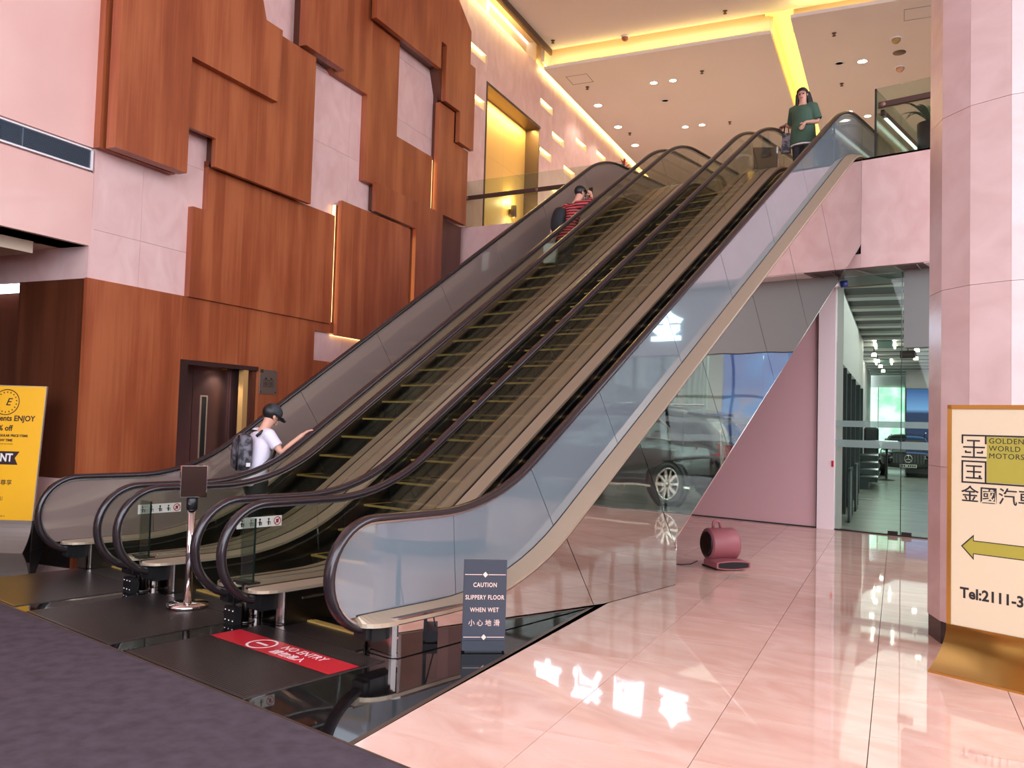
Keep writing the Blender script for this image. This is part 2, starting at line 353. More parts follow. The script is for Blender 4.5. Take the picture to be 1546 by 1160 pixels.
# wood panels standing off the marble: (front offset, outline in (a, z))
def wpanel(name, d, poly, back_d=0.0, m='wood'):
    mb = MB(); mb.prism(poly, WB+back_d, WB+d, lambda u, v, q: (q, u, v)); return mb.build(name, M[m], wall)
P1L, SL = 8.13, 6.27
wpanel('wood_panel', .35, [(7.02,8.6),(7.02,4.72),(8.13,4.72),(8.13,6.27),(9.82,6.27),(9.86,7.38),(9.50,7.38),(9.42,7.62),(8.9,8.6)], .19)
wpanel('wood_panel', .19, [(7.1,8.6),(7.1,4.78),(8.05,4.78),(8.05,8.0),(8.05,8.6)], .10, 'wood_dark')
wpanel('wood_backing', .10, [(7.0,8.6),(7.0,4.74),(8.17,4.74),(8.17,8.6)])
wpanel('wood_panel', .24, [(8.05,6.6),(8.05,5.9),(8.24,5.38),(8.72,5.38),(8.72,4.99),(10.81,4.99),(10.81,7.37),(9.4,7.37),(9.4,6.6)], .17)
wpanel('wood_backing', .16, [(8.35,6.5),(8.35,5.46),(8.80,5.46),(8.80,5.05),(10.7,5.05),(10.7,7.3)], .0, 'wood_dark')
wpanel('wood_panel', .09, [(8.765,5.1),(8.765,4.40),(8.515,4.40),(8.515,3.17),(11.66,3.17),(11.66,5.01),(8.765,5.01)])
wpanel('wood_panel', .18, [(11.72,5.28),(11.72,2.98),(13.94,2.98),(13.94,5.28)], .10)
wpanel('wood_backing', .10, [(11.78,5.22),(11.78,3.02),(13.8,3.02),(13.8,5.22)], 0, 'wood_dark')
wpanel('wood_panel', .34, [(10.42,10.2),(10.42,7.40),(11.45,7.40),(11.45,10.2)], .2)
wpanel('wood_backing', .2, [(10.52,10.2),(10.52,7.45),(11.5,7.45),(11.5,10.2)], 0, 'wood_dark')
wpanel('wood_panel', .12, [(11.3,10.2),(11.3,7.5),(11.47,7.38),(12.43,7.38),(12.43,5.83),(14.78,5.83),(14.78,6.95),(13.43,6.95),(13.43,10.2)])
wpanel('wood_panel', .20, [(12.69,5.86),(12.69,5.33),(14.12,5.33),(14.12,0),(15.15,0),(15.15,5.86)], .12)
wpanel('wood_backing', .12, [(12.75,5.83),(12.75,5.38),(14.2,5.38),(14.2,0),(15.1,0),(15.1,5.83)], 0, 'wood_dark')
wpanel('wood_panel', .30, [(12.36,10.6),(12.36,8.73),(14.70,8.73),(14.70,9.30),(14.92,9.30),(14.92,8.15),(15.57,8.15),(15.57,7.50),(16.22,7.50),(16.22,9.34),(15.97,9.34),(15.97,10.06),(15.2,10.6)], .20)
wpanel('wood_backing', .20, [(12.45,10.5),(12.45,8.78),(14.75,8.78),(14.98,8.2),(15.65,8.2),(15.65,7.55),(16.1,7.55),(16.1,9.9),(15.2,10.5)], 0, 'wood_dark')
wpanel('wood_panel', .20, [(14.88,8.12),(14.88,5.85),(16.17,5.85),(16.17,7.48),(15.51,7.48),(15.51,8.12)], .10)
wpanel('wood_backing', .10, [(14.94,8.3),(14.94,5.9),(16.1,5.9),(16.1,7.4),(15.45,8.3)], 0, 'wood_dark')
wpanel('wood_panel', .06, [(15.17,5.82),(15.17,0),(16.22,0),(16.22,5.82)], 0, 'wood_dark')
wpanel('wood_panel', .05, [(6.97,3.17),(6.97,0),(8.45,0),(8.45,3.17)])
wpanel('wood_panel', .05, [(8.453,3.17),(8.453,2.32),(9.987,2.32),(9.987,3.17)])
wpanel('wood_panel', .05, [(9.99,3.17),(9.99,0),(11.28,0),(11.28,3.17)])
wpanel('wood_panel', .05, [(11.283,2.53),(11.283,0),(14.1,0),(14.1,2.53)])
wpanel('wood_panel', .05, [(11.283,3.17),(11.283,3.02),(14.1,3.02),(14.1,3.17)])
# LED strips tucked behind the panels
def wled(a0, a1, z0, z1, d0, d1): MB().box(WB+d0, WB+d1, a0, a1, z0, z1).build('led_strip', M['led'], wall)
wled(11.675, 11.685, 3.2, 5.2, .02, .08); wled(13.955, 13.965, 3.1, 5.2, .02, .12); wled(14.80, 14.81, 5.9, 6.9, .02, .11)
wled(8.0, 8.1, 4.80, 4.81, .0, .04); wled(11.75, 13.8, 2.985, 2.992, .0, .06)

# vent grille
vg = empty('vent_grille', (0,0,0), T, 'long dark louvred air grille in a white frame on the pink marble', 'vent')
mb = MB(); a0, a1, z0, z1 = 3.6, 7.0, 4.46, 4.72
mb.box(WB-.04, WB+.012, a0, a1, z0, z0+.02); mb.box(WB-.04, WB+.012, a0, a1, z1-.02, z1); mb.box(WB-.04, WB+.012, a1-.03, a1, z0, z1); mb.box(WB-.04, WB+.012, a0, a0+.03, z0, z1)
mb.build('frame', M['white'], vg)
MB().box(WB-.044, WB-.040, a0, a1, z0, z1).build('backing', mat('vent_back', lin(40,44,50), .8), vg)
lv = mat('vent_louver', lin(96,108,122), .4, .3)
for k in range(13):
    z = z0+.028+k*.0165
    MB().box(WB-.036, WB+.004, a0+.03, a1-.03, z, z+.0065).build('louver', lv, vg)
for a in (5.25, 6.1): MB().box(WB-.036, WB+.006, a, a+.012, z0+.02, z1-.02).build('mullion', lv, vg)

# lift lobby opening: far jamb, soffit
lob = empty('wall_lobby', (0,0,0), T, 'dark wood jamb wall of the lift lobby with marble head and plinth', kind='structure')
MB().box(-9.98, WB-.0, 7.0, 7.03, .78, 3.17).build('wood_panel', M['wood_dark'], lob)
MB().box(-13, -9.99, 7.30, 7.33, .40, 3.10).build('wood_panel', M['wood_dark'], lob)
MB().box(-9.99, -9.97, 7.0, 7.33, .40, 3.17).build('wood_panel', M['wood_dark'], lob)
MB().box(-13, WB-.001, 7.01, 7.06, 3.17, 3.9).build('marble_slab', M['marble_wall'], lob)
MB().box(-9.98, WB-.001, 6.99, 7.03, .26, .78).build('marble_slab', M['marble_wall'], lob)
MB().box(-13, WB-.001, 7.03, 7.3, 0, .40).build('plinth', M['granite'], lob)
MB().box(-9.98, WB-.001, 6.985, 7.03, 0, .26).build('plinth', M['granite'], lob)
MB().box(-13, WB-.03, 2.0, 7.03, 3.56, 3.7).build('soffit', M['cream'], lob)
MB().box(-13, -9.25, 3.0, 6.62, 3.42, 3.56).build('soffit_box', M['cream'], lob)
MB().box(-13.1, -13, 2, 7.4, 0, 3.7).build('end_wall', M['wood_dark'], lob)
MB().box(-13, WB, 2.2, 2.4, 0, 3.7).build('near_jamb', M['wood_dark'], lob)

# lift in the wood wall
lift = empty('door_1', (0,0,0), T, 'bronze lift door set back in the wood wall', kind='structure')
MB().box(WB-.28, WB-.25, 8.60, 8.985, 0, 2.26).build('door_leaf', M['lift_metal'], lift)
MB().box(WB-.28, WB-.25, 8.995, 9.70, 0, 2.28).build('door_leaf', M['lift_metal'], lift)
MB().box(WB-.28, WB-.22, 9.705, 9.9, 0, 2.30).build('jamb', M['lift_metal'], lift)
for a0, a1 in ((8.70, 8.79), (9.16, 9.255)):
    MB().box(WB-.252, WB-.246, a0, a1, .7, 1.84).build('vision_panel', M['dark'], lift)
    q = MB(); q.box(WB-.25, WB-.240, a0-.022, a0, .68, 1.86); q.box(WB-.25, WB-.240, a1, a1+.022, .68, 1.86); q.box(WB-.25, WB-.24, a0, a1, 1.84, 1.86); q.build('vision_frame', M['steel'], lift)
MB().box(WB-.29, WB+.04, 8.45, 8.60, 0, 2.32).build('reveal', M['lift_metal'], lift)
MB().box(WB-.29, WB+.045, 8.45, 9.985, 2.26, 2.325).build('head', M['lift_metal'], lift)
MB().box(WB-.30, WB-.0, 9.9, 9.985, 0, 2.3).build('reveal', M['wood_dark'], lift)
MB().box(WB-.06, WB+.03, 9.69, 9.79, 0, 2.29).build('post_strip', mat('pale_wood', lin(196,150,92), .4), lift)
dl = empty('lift_downlight', ab(WB-.10, 9.42, 2.255), T, 'small gold downlight above the bronze lift door', 'downlight')
MB().lathe([(.045,.005),(.05,-.012),(.036,-.014),(.034,0)]).build('rim', M['brass'], dl); MB().lathe([(0,-.006),(.034,-.006)]).build('lens', M['led_white'], dl)
lamp('lift_light', 'SPOT', ab(WB-.12, 9.40, 2.22), 16, WARM, (0,0,-1), .03, spot=2.2)
pq = empty('wall_plaque', (0,0,0), T, 'square metal plaque with engraved pictograms beside the lift', 'sign')
MB().box(WB+.053, WB+.062, 10.0, 10.39, 1.92, 2.29).build('plate', mat('plaque_steel', lin(150,138,126), .35, .7), pq, bevel=.003)
for a, z in ((10.03,2.26),(10.36,2.26),(10.03,1.95),(10.36,1.95)): MB().lathe([(.012,0),(.011,.006),(.0,.008)], (WB+.062, a, z), 10, (0,1,0), (0,0,1), (1,0,0)).build('screw', M['steel_dark'], pq)
g = MB()                                                     # engraved lift and stairs squares
for a0 in (10.09, 10.21):
    z0 = 2.03
    for q in ((a0, a0+.1, z0, z0+.008), (a0, a0+.1, z0+.10, z0+.108), (a0, a0+.008, z0, z0+.108), (a0+.092, a0+.1, z0, z0+.108), (a0+.03, a0+.045, z0+.02, z0+.08), (a0+.06, a0+.072, z0+.02, z0+.08), (a0+.03, a0+.07, z0+.115, z0+.14)):
        g.box(WB+.062, WB+.0635, *q)
g.build('pictogram', M['steel_dark'], pq)
MB().box(WB+.062, WB+.07, 10.0, 10.07, 2.24, 2.29).build('switch', M['bronze'], pq)

# ------------------------------------------------------------------ ceiling
ceil = empty('ceiling', (0,0,0), T, 'stepped plaster ceiling with lit coves over the hall and gallery', kind='structure')
MB().box(-8.42, 9.5, -8, 20.30, 11.45, 11.6).build('ceiling_panel', M['ceiling'], ceil)
MB().box(-9.2, 9.5, -8, 42.4, 11.9, 12.0).build('upper_deck', M['cream'], ceil)
MB().box(-8.44, -8.38, -8, 20.3, 11.30, 11.9).build('shadow_gap', M['bronze'], ceil)
MB().box(-8.78, -8.44, -8, 20.3, 11.62, 11.66).build('shadow_gap', M['bronze'], ceil)
MB().box(-8.60, -2.82, 20.32, 42, 10.96, 11.04).build('ceiling_panel', M['ceiling'], ceil)
MB().box(-2.30, 9.5, 19.70, 42, 10.96, 11.04).build('ceiling_panel', M['ceiling'], ceil)
MB().box(-8.60, -2.9, 20.75, 20.80, 11.24, 11.9).build('cove_face', M['cream'], ceil)
MB().box(-8.60, -2.9, 20.78, 20.84, 11.04, 11.24).build('cove_back', M['bronze'], ceil)
MB().box(-2.34, 9.5, 20.6, 20.65, 11.04, 11.9).build('cove_face', M['cream'], ceil)
MB().box(-3.0, -2.2, 20.3, 42, 11.60, 11.64).build('trough_top', M['cream'], ceil)
MB().box(-2.90, -2.82, 20.8, 42, 11.04, 11.6).build('trough_side', M['cream'], ceil)
MB().box(-2.30, -2.24, 20.6, 42, 11.04, 11.6).build('trough_side', M['cream'], ceil)
MB().box(-8.70, -8.60, 20.3, 42, 11.18, 11.9).build('cove_side', M['cream'], ceil)
df = empty('linear_diffuser', (0,0,0), T, 'long slot air diffuser along the lit ceiling step', 'vent')
n_ = 8
for k in range(n_):
    b0 = -8.50 + k*(5.45/n_); b1 = b0 + 5.45/n_ - .03
    MB().box(b0, b1, 20.70, 20.74, 11.06, 11.225).build('grille', mat('diffuser', lin(128,112,84), .5) if k == 0 else bpy.data.materials['diffuser'], df)
MB().box(-8.56, -3.02, 20.69, 20.76, 11.225, 11.24).build('frame', M['cream'], df); 
for k in range(n_+1): MB().box(-8.53+k*(5.45/n_), -8.50+k*(5.45/n_), 20.69, 20.75, 11.05, 11.225).build('divider', M['cream'], df)
# cove lamps (strips hidden on the panels, one more added to brighten the wall)
lamp('cove_lamp', 'AREA', ab(-5.8, 20.42, 11.07), 34, COVE, AX*.35+Vector((0,0,1)), 5.6, .05, xaxis=BX)
lamp('cove_lamp', 'AREA', ab(3.0, 19.85, 11.07), 80, COVE, AX*.3+Vector((0,0,1)), 10.4, .05, xaxis=BX)
lamp('cove_lamp', 'AREA', ab(-2.70, 31, 11.10), 110, TROUGH, BX*.25+Vector((0,0,1)), 21, .04, xaxis=AX)
lamp('cove_lamp', 'AREA', ab(-2.42, 31, 11.10), 110, TROUGH, -BX*.25+Vector((0,0,1)), 21, .04, xaxis=AX)
lamp('cove_lamp', 'AREA', ab(-8.66, 31, 11.12), 190, COVE, -BX+Vector((0,0,.25)), 21, .05, xaxis=AX)
lamp('cove_lamp', 'AREA', ab(-8.62, 12, 11.40), 280, COVE, -BX*1.0+Vector((0,0,-.1)), 15, .04, xaxis=AX)  # added lamp in the dark ceiling gap, brightens the upper wall
lamp('niche_lamp', 'AREA', ab(WB-.2, 19, 9.45), 60, COVE, (0,0,-1), 3.0, .1, xaxis=AX)
# access hatches
for b, a in ((-7.94, 20.98), (.35, 20.2)):
    q = MB(); x0, x1, y0, y1 = b-.3, b+.3, a-.02, a+.55
    for r in ((x0, x1, y0, y0+.012), (x0, x1, y1-.012, y1), (x0, x0+.012, y0, y1), (x1-.012, x1, y0, y1)): q.box(*r, 10.952, 10.961)
    q.build('access_hatch', M['grey'], ceil)
# fittings
def downlight(b, a, label, z=10.96, r=.10, on=True, pw=230):
    o = empty('downlight', ab(b, a, z), T, label, 'downlight', 'downlights recessed in the gallery ceiling')
    MB().lathe([(r,0),(r+.015,-.012),(r-.012,-.014),(r-.014,0)], n=20).build('rim', M['white'], o)
    MB().lathe([(0,-.008),(r-.014,-.008)], n=20).build('lens', M['led_white'] if on else M['grey'], o)
    if on: lamp('downlight_lamp', 'SPOT', ab(b, a, z-.03), 70 if b < -8 else pw, WARM, (0,0,-1), .06, spot=2.2)
downlight(-6.13, 22.16, 'lit round downlight, left of the nearest side-by-side pair in the panel')
downlight(-5.61, 22.19, 'lit round downlight, right of the nearest side-by-side pair in the panel')
downlight(-8.08, 23.2, 'lit downlight close to the slotted marble wall, nearest of three', r=.12)
downlight(-8.07, 25.13, 'lit downlight close to the slotted marble wall, middle of three', r=.12)
downlight(-8.06, 27.0, 'lit downlight close to the slotted marble wall, above the red flower', r=.12)
downlight(-6.11, 25.83, 'lit round downlight, left of the farther side-by-side pair in the panel')
downlight(-5.59, 25.83, 'lit round downlight, right of the farther side-by-side pair in the panel')
downlight(-.89, 22.68, 'lit downlight between the yellow trough and the two ceiling cameras', r=.12)
downlight(-1.39, 26.22, 'lit downlight just over the rightmost escalator top', r=.12)
downlight(-.89, 26.74, 'lit downlight right of the rightmost escalator top')
downlight(-1.43, 22.6, 'unlit round downlight right of the yellow ceiling trough', on=False)
downlight(-6.16, 23.51, 'unlit dark round fitting between the downlight pairs', on=False)
def sprinkler(b, a, z, label):
    o = empty('sprinkler', ab(b, a, z), T, label, 'sprinkler', 'fire sprinkler heads on the ceiling')
    MB().lathe([(.055,0),(.05,-.012),(.02,-.02),(.018,-.05)], n=14).build('rosette', M['bronze'], o)
    MB().lathe([(.0,-.075),(.045,-.07),(.045,-.064),(.012,-.05)], n=14).build('deflector', M['bronze'], o)
sprinkler(-4.76, 21.87, 10.96, 'sprinkler head in the panel right of the nearest downlight pair')
sprinkler(-7.92, 21.81, 10.96, 'sprinkler head beside the ceiling access hatch')
sprinkler(-7.89, 25.8, 10.96, 'sprinkler head over the red flower')
sprinkler(-4.75, 25.87, 10.96, 'sprinkler head left of the woman on the escalator')
sprinkler(-1.44, 20.82, 10.96, 'sprinkler head near the corner of the yellow trough')
sprinkler(-1.45, 23.98, 10.96, 'sprinkler head up and right of the woman')
sprinkler(-8.16, 19.8, 11.45, 'sprinkler head on the front ceiling near the wall')
sprinkler(-3.79, 19.81, 11.45, 'sprinkler head on the front ceiling at the frame top')
def dome(b, a, z, label, m, r=.11):
    o = empty('ceiling_camera', ab(b, a, z), T, label, 'camera')
    MB().lathe([(r,0),(r,-.03),(r*.85,-.035)], n=20).build('base', M['white'], o)
    MB().lathe([(r*.8,-.03),(r*.75,-.08),(r*.45,-.125),(0,-.14)], n=20).build('dome', m, o)
mdome = mat('dome_amber', lin(150,86,62), .15)
dome(-6.37, 20.23, 11.45, 'reddish dome camera on the front ceiling by the lit step', mdome)
dome(-.11, 21.59, 10.96, 'dome camera near the pillar, upper of two', mat('dome_ochre', lin(168,136,84), .15), .13)
dome(-.02, 23.37, 10.96, 'dome camera near the pillar, lower of two', mat('dome_rose', lin(190,140,112), .15), .13)
o = empty('smoke_detector', ab(-.04, 22.47, 10.96), T, 'flat dark speaker grille between the two dome cameras', 'speaker')
MB().lathe([(.15,0),(.15,-.012),(.13,-.018),(0,-.02)], n=22).build('grille', M['bronze'], o)

# ------------------------------------------------------------------ gallery slab, far wall, facade
TOPZ, BOTZ, FLZ = 5.87, 4.155, 5.72
gal = empty('floor_gallery', (0,0,0), 0, 'upper gallery floor slab with marble fascia', kind='structure')
pl = [(-14, 13.3), (-12.83, 13.60), (-9.15, 14.28), (-9.15, 15.3), (-4.2, 15.3), (-4.2, 13.53), (10, 13.53), (10, 45), (-24, 45), (-24, 13.3)]
MB().prism(pl, 4.55, FLZ, lambda u, v, d: (u, v, d)).build('slab', mat('gallery_floor', lin(232,222,212), .4), gal)
pl2 = [(-14, 13.3), (-12.83, 13.60), (-9.15, 14.28), (-9.15, 15.3), (-4.2, 15.3), (-4.2, 13.53), (10, 13.53), (10, 15.25), (-3.0, 15.25), (-3.0, 15.35), (-14, 15.35)]
MB().prism(pl2, BOTZ, 4.55, lambda u, v, d: (u, v, d)).build('edge_beam', M['cream'], gal)
xs = [-4.2, -2.7, -1.2, .3, 1.8, 3.3, 4.8, 6.3, 9.0]
for x0, x1 in zip(xs, xs[1:]): MB().box(x0+.002, x1-.002, 13.50, 13.53, BOTZ, TOPZ).build('fascia_slab', M['marble_wall'], gal)
for x0 in (-9.1, -7.47, -5.83): MB().box(x0+.002, x0+1.63, 13.50, 13.53, BOTZ, 4.37).build('fascia_slab', M['marble_wall'], gal)
MB().box(-4.2, 9, 13.50, 13.9, TOPZ-.03, TOPZ).build('coping', M['marble_wall'], gal)
P, Q = Vector((-12.86, 13.57, 0)), Vector((-9.15, 14.25, 0)); dv = (Q-P)/3
for k in range(3):
    a_, b_ = P+dv*k+dv*.002, P+dv*(k+1)-dv*.002; nn = Vector((dv.y, -dv.x, 0)).normalized()*.03
    MB().prism([(a_.x, a_.y), (b_.x, b_.y), (b_.x-nn.x*8, b_.y-nn.y*8), (a_.x-nn.x*8, a_.y-nn.y*8)], BOTZ, TOPZ, lambda u, v, d: (u, v, d)).build('fascia_slab', M['marble_wall'], gal)
far = empty('wall_far', (0,0,0), T, 'cream end wall of the upper gallery', kind='structure')
MB().box(-9, 10, 42, 42.2, FLZ, 11.9).build('wall_core', M['cream'], far)
for b0 in (-7.5, -4.6, -1.8, 1.0): MB().box(b0, b0+1.6, 41.9, 42, FLZ, 8.9).build('shop_front', mat('shop_glow', lin(250,236,206), .5, emit=(1,.9,.72,1), es=1.3) if b0 == -7.5 else bpy.data.materials['shop_glow'], far)
wb = MB().box(-13.5, -5.05, 14.1, 14.2, 0, BOTZ).build('wall_back', M['rose'], kind='structure'); tag(wb, 'smooth rose panelled wall under the gallery behind the escalators')
MB().box(-13.5, -5.05, 14.085, 14.1, 0, .018).build('skirting', M['dark'], wb)
# soffit in front of the showroom
MB().box(-5.2, -3.3, 13.53, 15.1, BOTZ-.012, BOTZ).build('soffit_panel', mat('soffit_brown', lin(92,62,56), .35), gal)
MB().box(-3.3, 9, 13.53, 14.6, BOTZ-.012, BOTZ).build('soffit_panel', M['white'], gal)  # same soffit, coloured white to stand for cove light on it

# right pillar: sixteen-sided, clad in marble slabs
PC = Vector((-1.06, 7.68, 0)); PR = .75
pil = empty('pillar', PC, 0, 'round faceted pink marble pillar with a black base', kind='structure')
NF = 16; ph0 = math.atan2(-PC.y, -PC.x) + .0
MB().lathe([(PR-.04, 0), (PR-.04, 11.45)], n=32).build('core', M['cream'], pil)
zj = [.17, 1.35, 2.72, 4.08, 5.45, 6.8, 8.2, 9.6, 11.45]
for k in range(NF):
    t0 = ph0 + (k-.5)*2*PI/NF; t1 = t0 + 2*PI/NF
    p = [Vector((cos(t)*PR, sin(t)*PR, 0)) for t in (t0, t1)]; q = [v*.955 for v in p]; e = (p[1]-p[0])*.002
    for z0, z1 in zip(zj, zj[1:]):
        MB().prism([tuple((p[0]+e)[:2]), tuple((p[1]-e)[:2]), tuple(q[1][:2]), tuple(q[0][:2])], z0+.0015, z1-.0015, lambda u, v, d: (u, v, d)).build('marble_slab', M['marble_pillar'], pil)
    MB().prism([tuple((p[0]*.99)[:2]), tuple((p[1]*.99)[:2]), tuple(q[1][:2]), tuple(q[0][:2])], 0, .17, lambda u, v, d: (u, v, d)).build('base_slab', M['granite'], pil)

# street front behind and right of the viewer: mullions and transoms of the glazed facade
fac = empty('window_1', (0,0,0), T, 'tall glazed street front behind the viewer', kind='structure')
for b in (-8.2, -5.4, -2.6, .2, 3.0, 5.8, 8.6): MB().box(b-.07, b+.07, -8.1, -7.95, 0, 11.45).build('mullion', M['bronze'], fac)
for z in (.0, 2.9, 5.9, 8.9): MB().box(-8.8, 9, -8.08, -7.98, z, z+.12).build('transom', M['bronze'], fac)
for a in (-5, -2, 1, 4, 7, 10, 13): MB().box(8.95, 9.1, a-.07, a+.07, 0, 11.45).build('mullion', M['bronze'], fac)
for z in (.0, 2.9, 5.9, 8.9): MB().box(8.98, 9.08, -8, 13.6, z, z+.12).build('transom', M['bronze'], fac)
nw = MB().box(-8.8, -2.6, -8.05, -7.95, 0, 4.0).build('wall_light_block', M['wood_dark'], kind='structure'); nw.rotation_euler = (0,0,T); tag(nw, 'added dark wall behind the viewer that cuts low daylight')  # added unseen wall, keeps low daylight off the lower left
rw = MB().box(8.95, 9.1, -8, 13.6, 0, 3.2).build('wall_pink_reflector', M['marble_wall'], kind='structure'); rw.rotation_euler = (0,0,T); tag(rw, 'added pink wall below the right windows, for its reflection')  # added unseen wall, gives the outer escalator panel a pink reflection
out = MB().prism([(-60,-70),(60,-70),(60,12),(-60,12)], -.3, -.17, lambda u, v, d: (u, v, d)).build('pavement', mat('pavement', lin(176,170,166), .9), kind='structure'); tag(out, 'pale street pavement outside')
MB().box(9.3, 9.5, 13.6, 42.4, 0, 11.9).build('wall_right', M['cream'], kind='structure').rotation_euler = (0,0,T)
# ------------------------------------------------------------------ escalators
U1, PIT, WID = -8.842, 1.6163, 1.252          # first handrail, pitch of the three machines, width between handrails
ANG = .6128; TA = tan(ANG)
ZT, ZU, RAD, NR, CY = .928, 6.64, 1.9, .37, 3.859
LOW_Y0 = (ZT+2.633)/TA; UP_Y0 = (ZU+2.633)/TA; LT = RAD*tan(ANG/2)
YA, YB = LOW_Y0-LT, LOW_Y0+LT*cos(ANG); YC, YD = UP_Y0-LT*cos(ANG), UP_Y0+LT
Y_END = 15.53
def pn(y):                                    # point and upward normal of the handrail centreline
    if y <= YA: return Vector((0, y, ZT)), Vector((0, 0, 1))
    if y < YB:
        t = math.asin((y-YA)/RAD); return Vector((0, y, ZT+RAD*(1-cos(t)))), Vector((0, -sin(t), cos(t)))
    if y <= YC: return Vector((0, y, -2.633+TA*y)), Vector((0, -sin(ANG), cos(ANG)))
    if y < YD:
        t = math.asin((YD-y)/RAD); return Vector((0, y, ZU-RAD*(1-cos(t)))), Vector((0, -sin(t), cos(t)))
    return Vector((0, y, ZU)), Vector((0, 0, 1))
def off(y, n): p, q = pn(y); return p+q*n
def ys(y0, y1):
    s = [y0]
    for a, b, k in ((YA, YB, 9), (YC, YD, 9)): s += [a+(b-a)*i/k for i in range(k+1)]
    return sorted(set([y for y in s if y0 < y < y1] + [y0, y1]))
XV = Vector((1,0,0))
def frames(y0, y1, n, x=0.0): return [(off(y, n)+XV*x, XV, pn(y)[1]) for y in ys(y0, y1)]
def newel(y_c, z_c, t0, t1, k, r): return [(Vector((0, y_c+r*cos(t), z_c+r*sin(t))), XV, Vector((0, cos(t), sin(t)))) for t in [t0+(t1-t0)*i/k for i in range(k+1)]]
RAIL = [(-.042,-.016),(-.044,.004),(-.034,.020),(-.012,.026),(.012,.026),(.034,.020),(.044,.004),(.042,-.016),(.026,-.022),(-.026,-.022)]
def rail_frames():
    f = newel(CY, ZT-NR, PI*1.62, PI*.5, 22, NR)
    f += [(pn(y)[0], XV, pn(y)[1]) for y in ys(CY+.05, Y_END-.05)]
    return f + newel(Y_END, ZU-NR, PI*.5, -PI*.6, 22, NR)
rail_me = MB().sweep(rail_frames(), RAIL, smooth=True).mesh('handrail'); rail_me.materials.append(M['rubber'])
def rail_under():                             # bright guide line under the rubber
    return MB().sweep([(o-n*.026, x, n) for o, x, n in rail_frames()[4:-4]], [(-.018,-.01),(.018,-.01),(.018,.006),(-.018,.006)])
guide_me = rail_under().mesh('guide'); guide_me.materials.append(M['trim_line'])
JOINTS = [4.62, 5.52, 6.50, 7.72, 8.93, 10.16, 11.36, 12.56, 13.9]
def panels(th=.012):
    out = []; eds = [None] + JOINTS + [None]; NI = -.64
    fn = lambda u, v, d: (d, u, v)
    for i in range(len(eds)-1):
        a, b = eds[i], eds[i+1]
        if a is None:
            r = NR-.035; zc = ZT-NR; zd = ZT+NI; t = PI + math.asin((zc-zd)/r)
            poly = [(CY+r*cos(q), zc+r*sin(q)) for q in [t-(t-PI/2)*k/14 for k in range(15)]]
            poly += [tuple(off(y, -.035)[1:]) for y in ys(CY+.1, b-.003)] + [tuple(off(y, NI)[1:]) for y in ys(CY+.1, b-.003)[::-1]]
        elif b is None:
            r = NR-.035; zc = ZU-NR; zd = ZU+NI; t = -math.asin((zc-zd)/r)
            poly = [tuple(off(y, NI)[1:]) for y in ys(a+.003, Y_END)[::-1]] + [tuple(off(y, -.035)[1:]) for y in ys(a+.003, Y_END-.02)]
            poly += [(Y_END+r*cos(q), zc+r*sin(q)) for q in [PI/2+(t-PI/2)*k/14 for k in range(15)]]
        else:
            poly = [tuple(off(y, -.035)[1:]) for y in ys(a+.003, b-.003)] + [tuple(off(y, NI)[1:]) for y in ys(a+.003, b-.003)[::-1]]
        out.append(MB().prism(poly, -th/2, th/2, fn).mesh('glass_panel'))
    return out
panel_me = panels()
clear_me = []
for me in panel_me:
    c = me.copy(); c.materials.append(M['clear']); clear_me.append(c); me.materials.append(M['panel'])
blue_refl_me = [m_.copy() for m_ in panel_me]
for m_ in blue_refl_me: m_.materials.clear(); m_.materials.append(M['panel_blue_refl'])
seal_me = MB().sweep(frames(3.72, 15.75, -.632), [(-.012,-.008),(.012,-.008),(.012,.006),(-.012,.006)]).mesh('seal'); seal_me.materials.append(M['black'])
def deck(sect, y0=3.72, y1=15.75, taper=True):
    fr = []
    yy = ([y0+.002, y0+.012, y0+.03, y0+.06, y0+.10, y0+.16] if taper else []) + [y for y in ys(y0+.2 if taper else y0, y1)]
    for y in yy:
        s = math.sqrt(max(0, 1-((y0+.2-y)/.2)**2)) if taper and y < y0+.2 else 1.0
        fr.append((off(y, 0), XV*max(s, .05), pn(y)[1]))
    return MB().sweep(fr, sect)
def dk(sect, m, **k): me = deck(sect, **k).mesh('deck'); me.materials.append(m); return me
inner = {s: dk([(0,-.628),(s*.165,-.645),(s*.165,-.668),(0,-.668)], M['steel']) for s in (1,-1)}
skirt = {s: dk([(s*.160,-.668),(s*.176,-.668),(s*.176,-1.02),(s*.160,-1.02)], M['steel_dark'], y0=3.95, taper=False) for s in (1,-1)}
line_ = {s: dk([(s*.172,-.722),(s*.184,-.722),(s*.184,-.738),(s*.172,-.738)], M['trim_line'], y0=4.1, y1=15.2, taper=False) for s in (1,-1)}
outer = {s: dk([(0,-.627),(s*.158,-.676),(s*.158,-.705),(0,-.668)], M['steel']) for s in (1,-1)}
bridge = dk([(.0,-.628),(.364,-.628),(.364,-.66),(.0,-.66)], M['steel'], y0=3.9, taper=False)
outer_half = {s: dk([(0,-.628),(s*.155,-.632),(s*.155,-.668),(0,-.668)], M['steel']) for s in (1,-1)}
ridge = dk([(.176,-.628),(.188,-.628),(.188,-.618),(.176,-.618)], M['trim_line'], y0=3.95, taper=False)
NOSE0 = 5.11
def zn(y):                                    # height of a step nose
    z = -3.596 + TA*y; R = 1.5; L = R*tan(ANG/2); yl = 3.596/TA; yu = (FLZ+3.596)/TA
    if y < yl-L: return 0.0
    if y < yl+L*cos(ANG): t = math.asin(min(1,(y-yl+L)/R)); return R*(1-cos(t))
    if y < yu-L*cos(ANG): return z
    if y < yu+L: t = math.asin(max(0,(yu+L-y)/R)); return FLZ-R*(1-cos(t))
    return FLZ
X0, X1 = .18, WID-.18
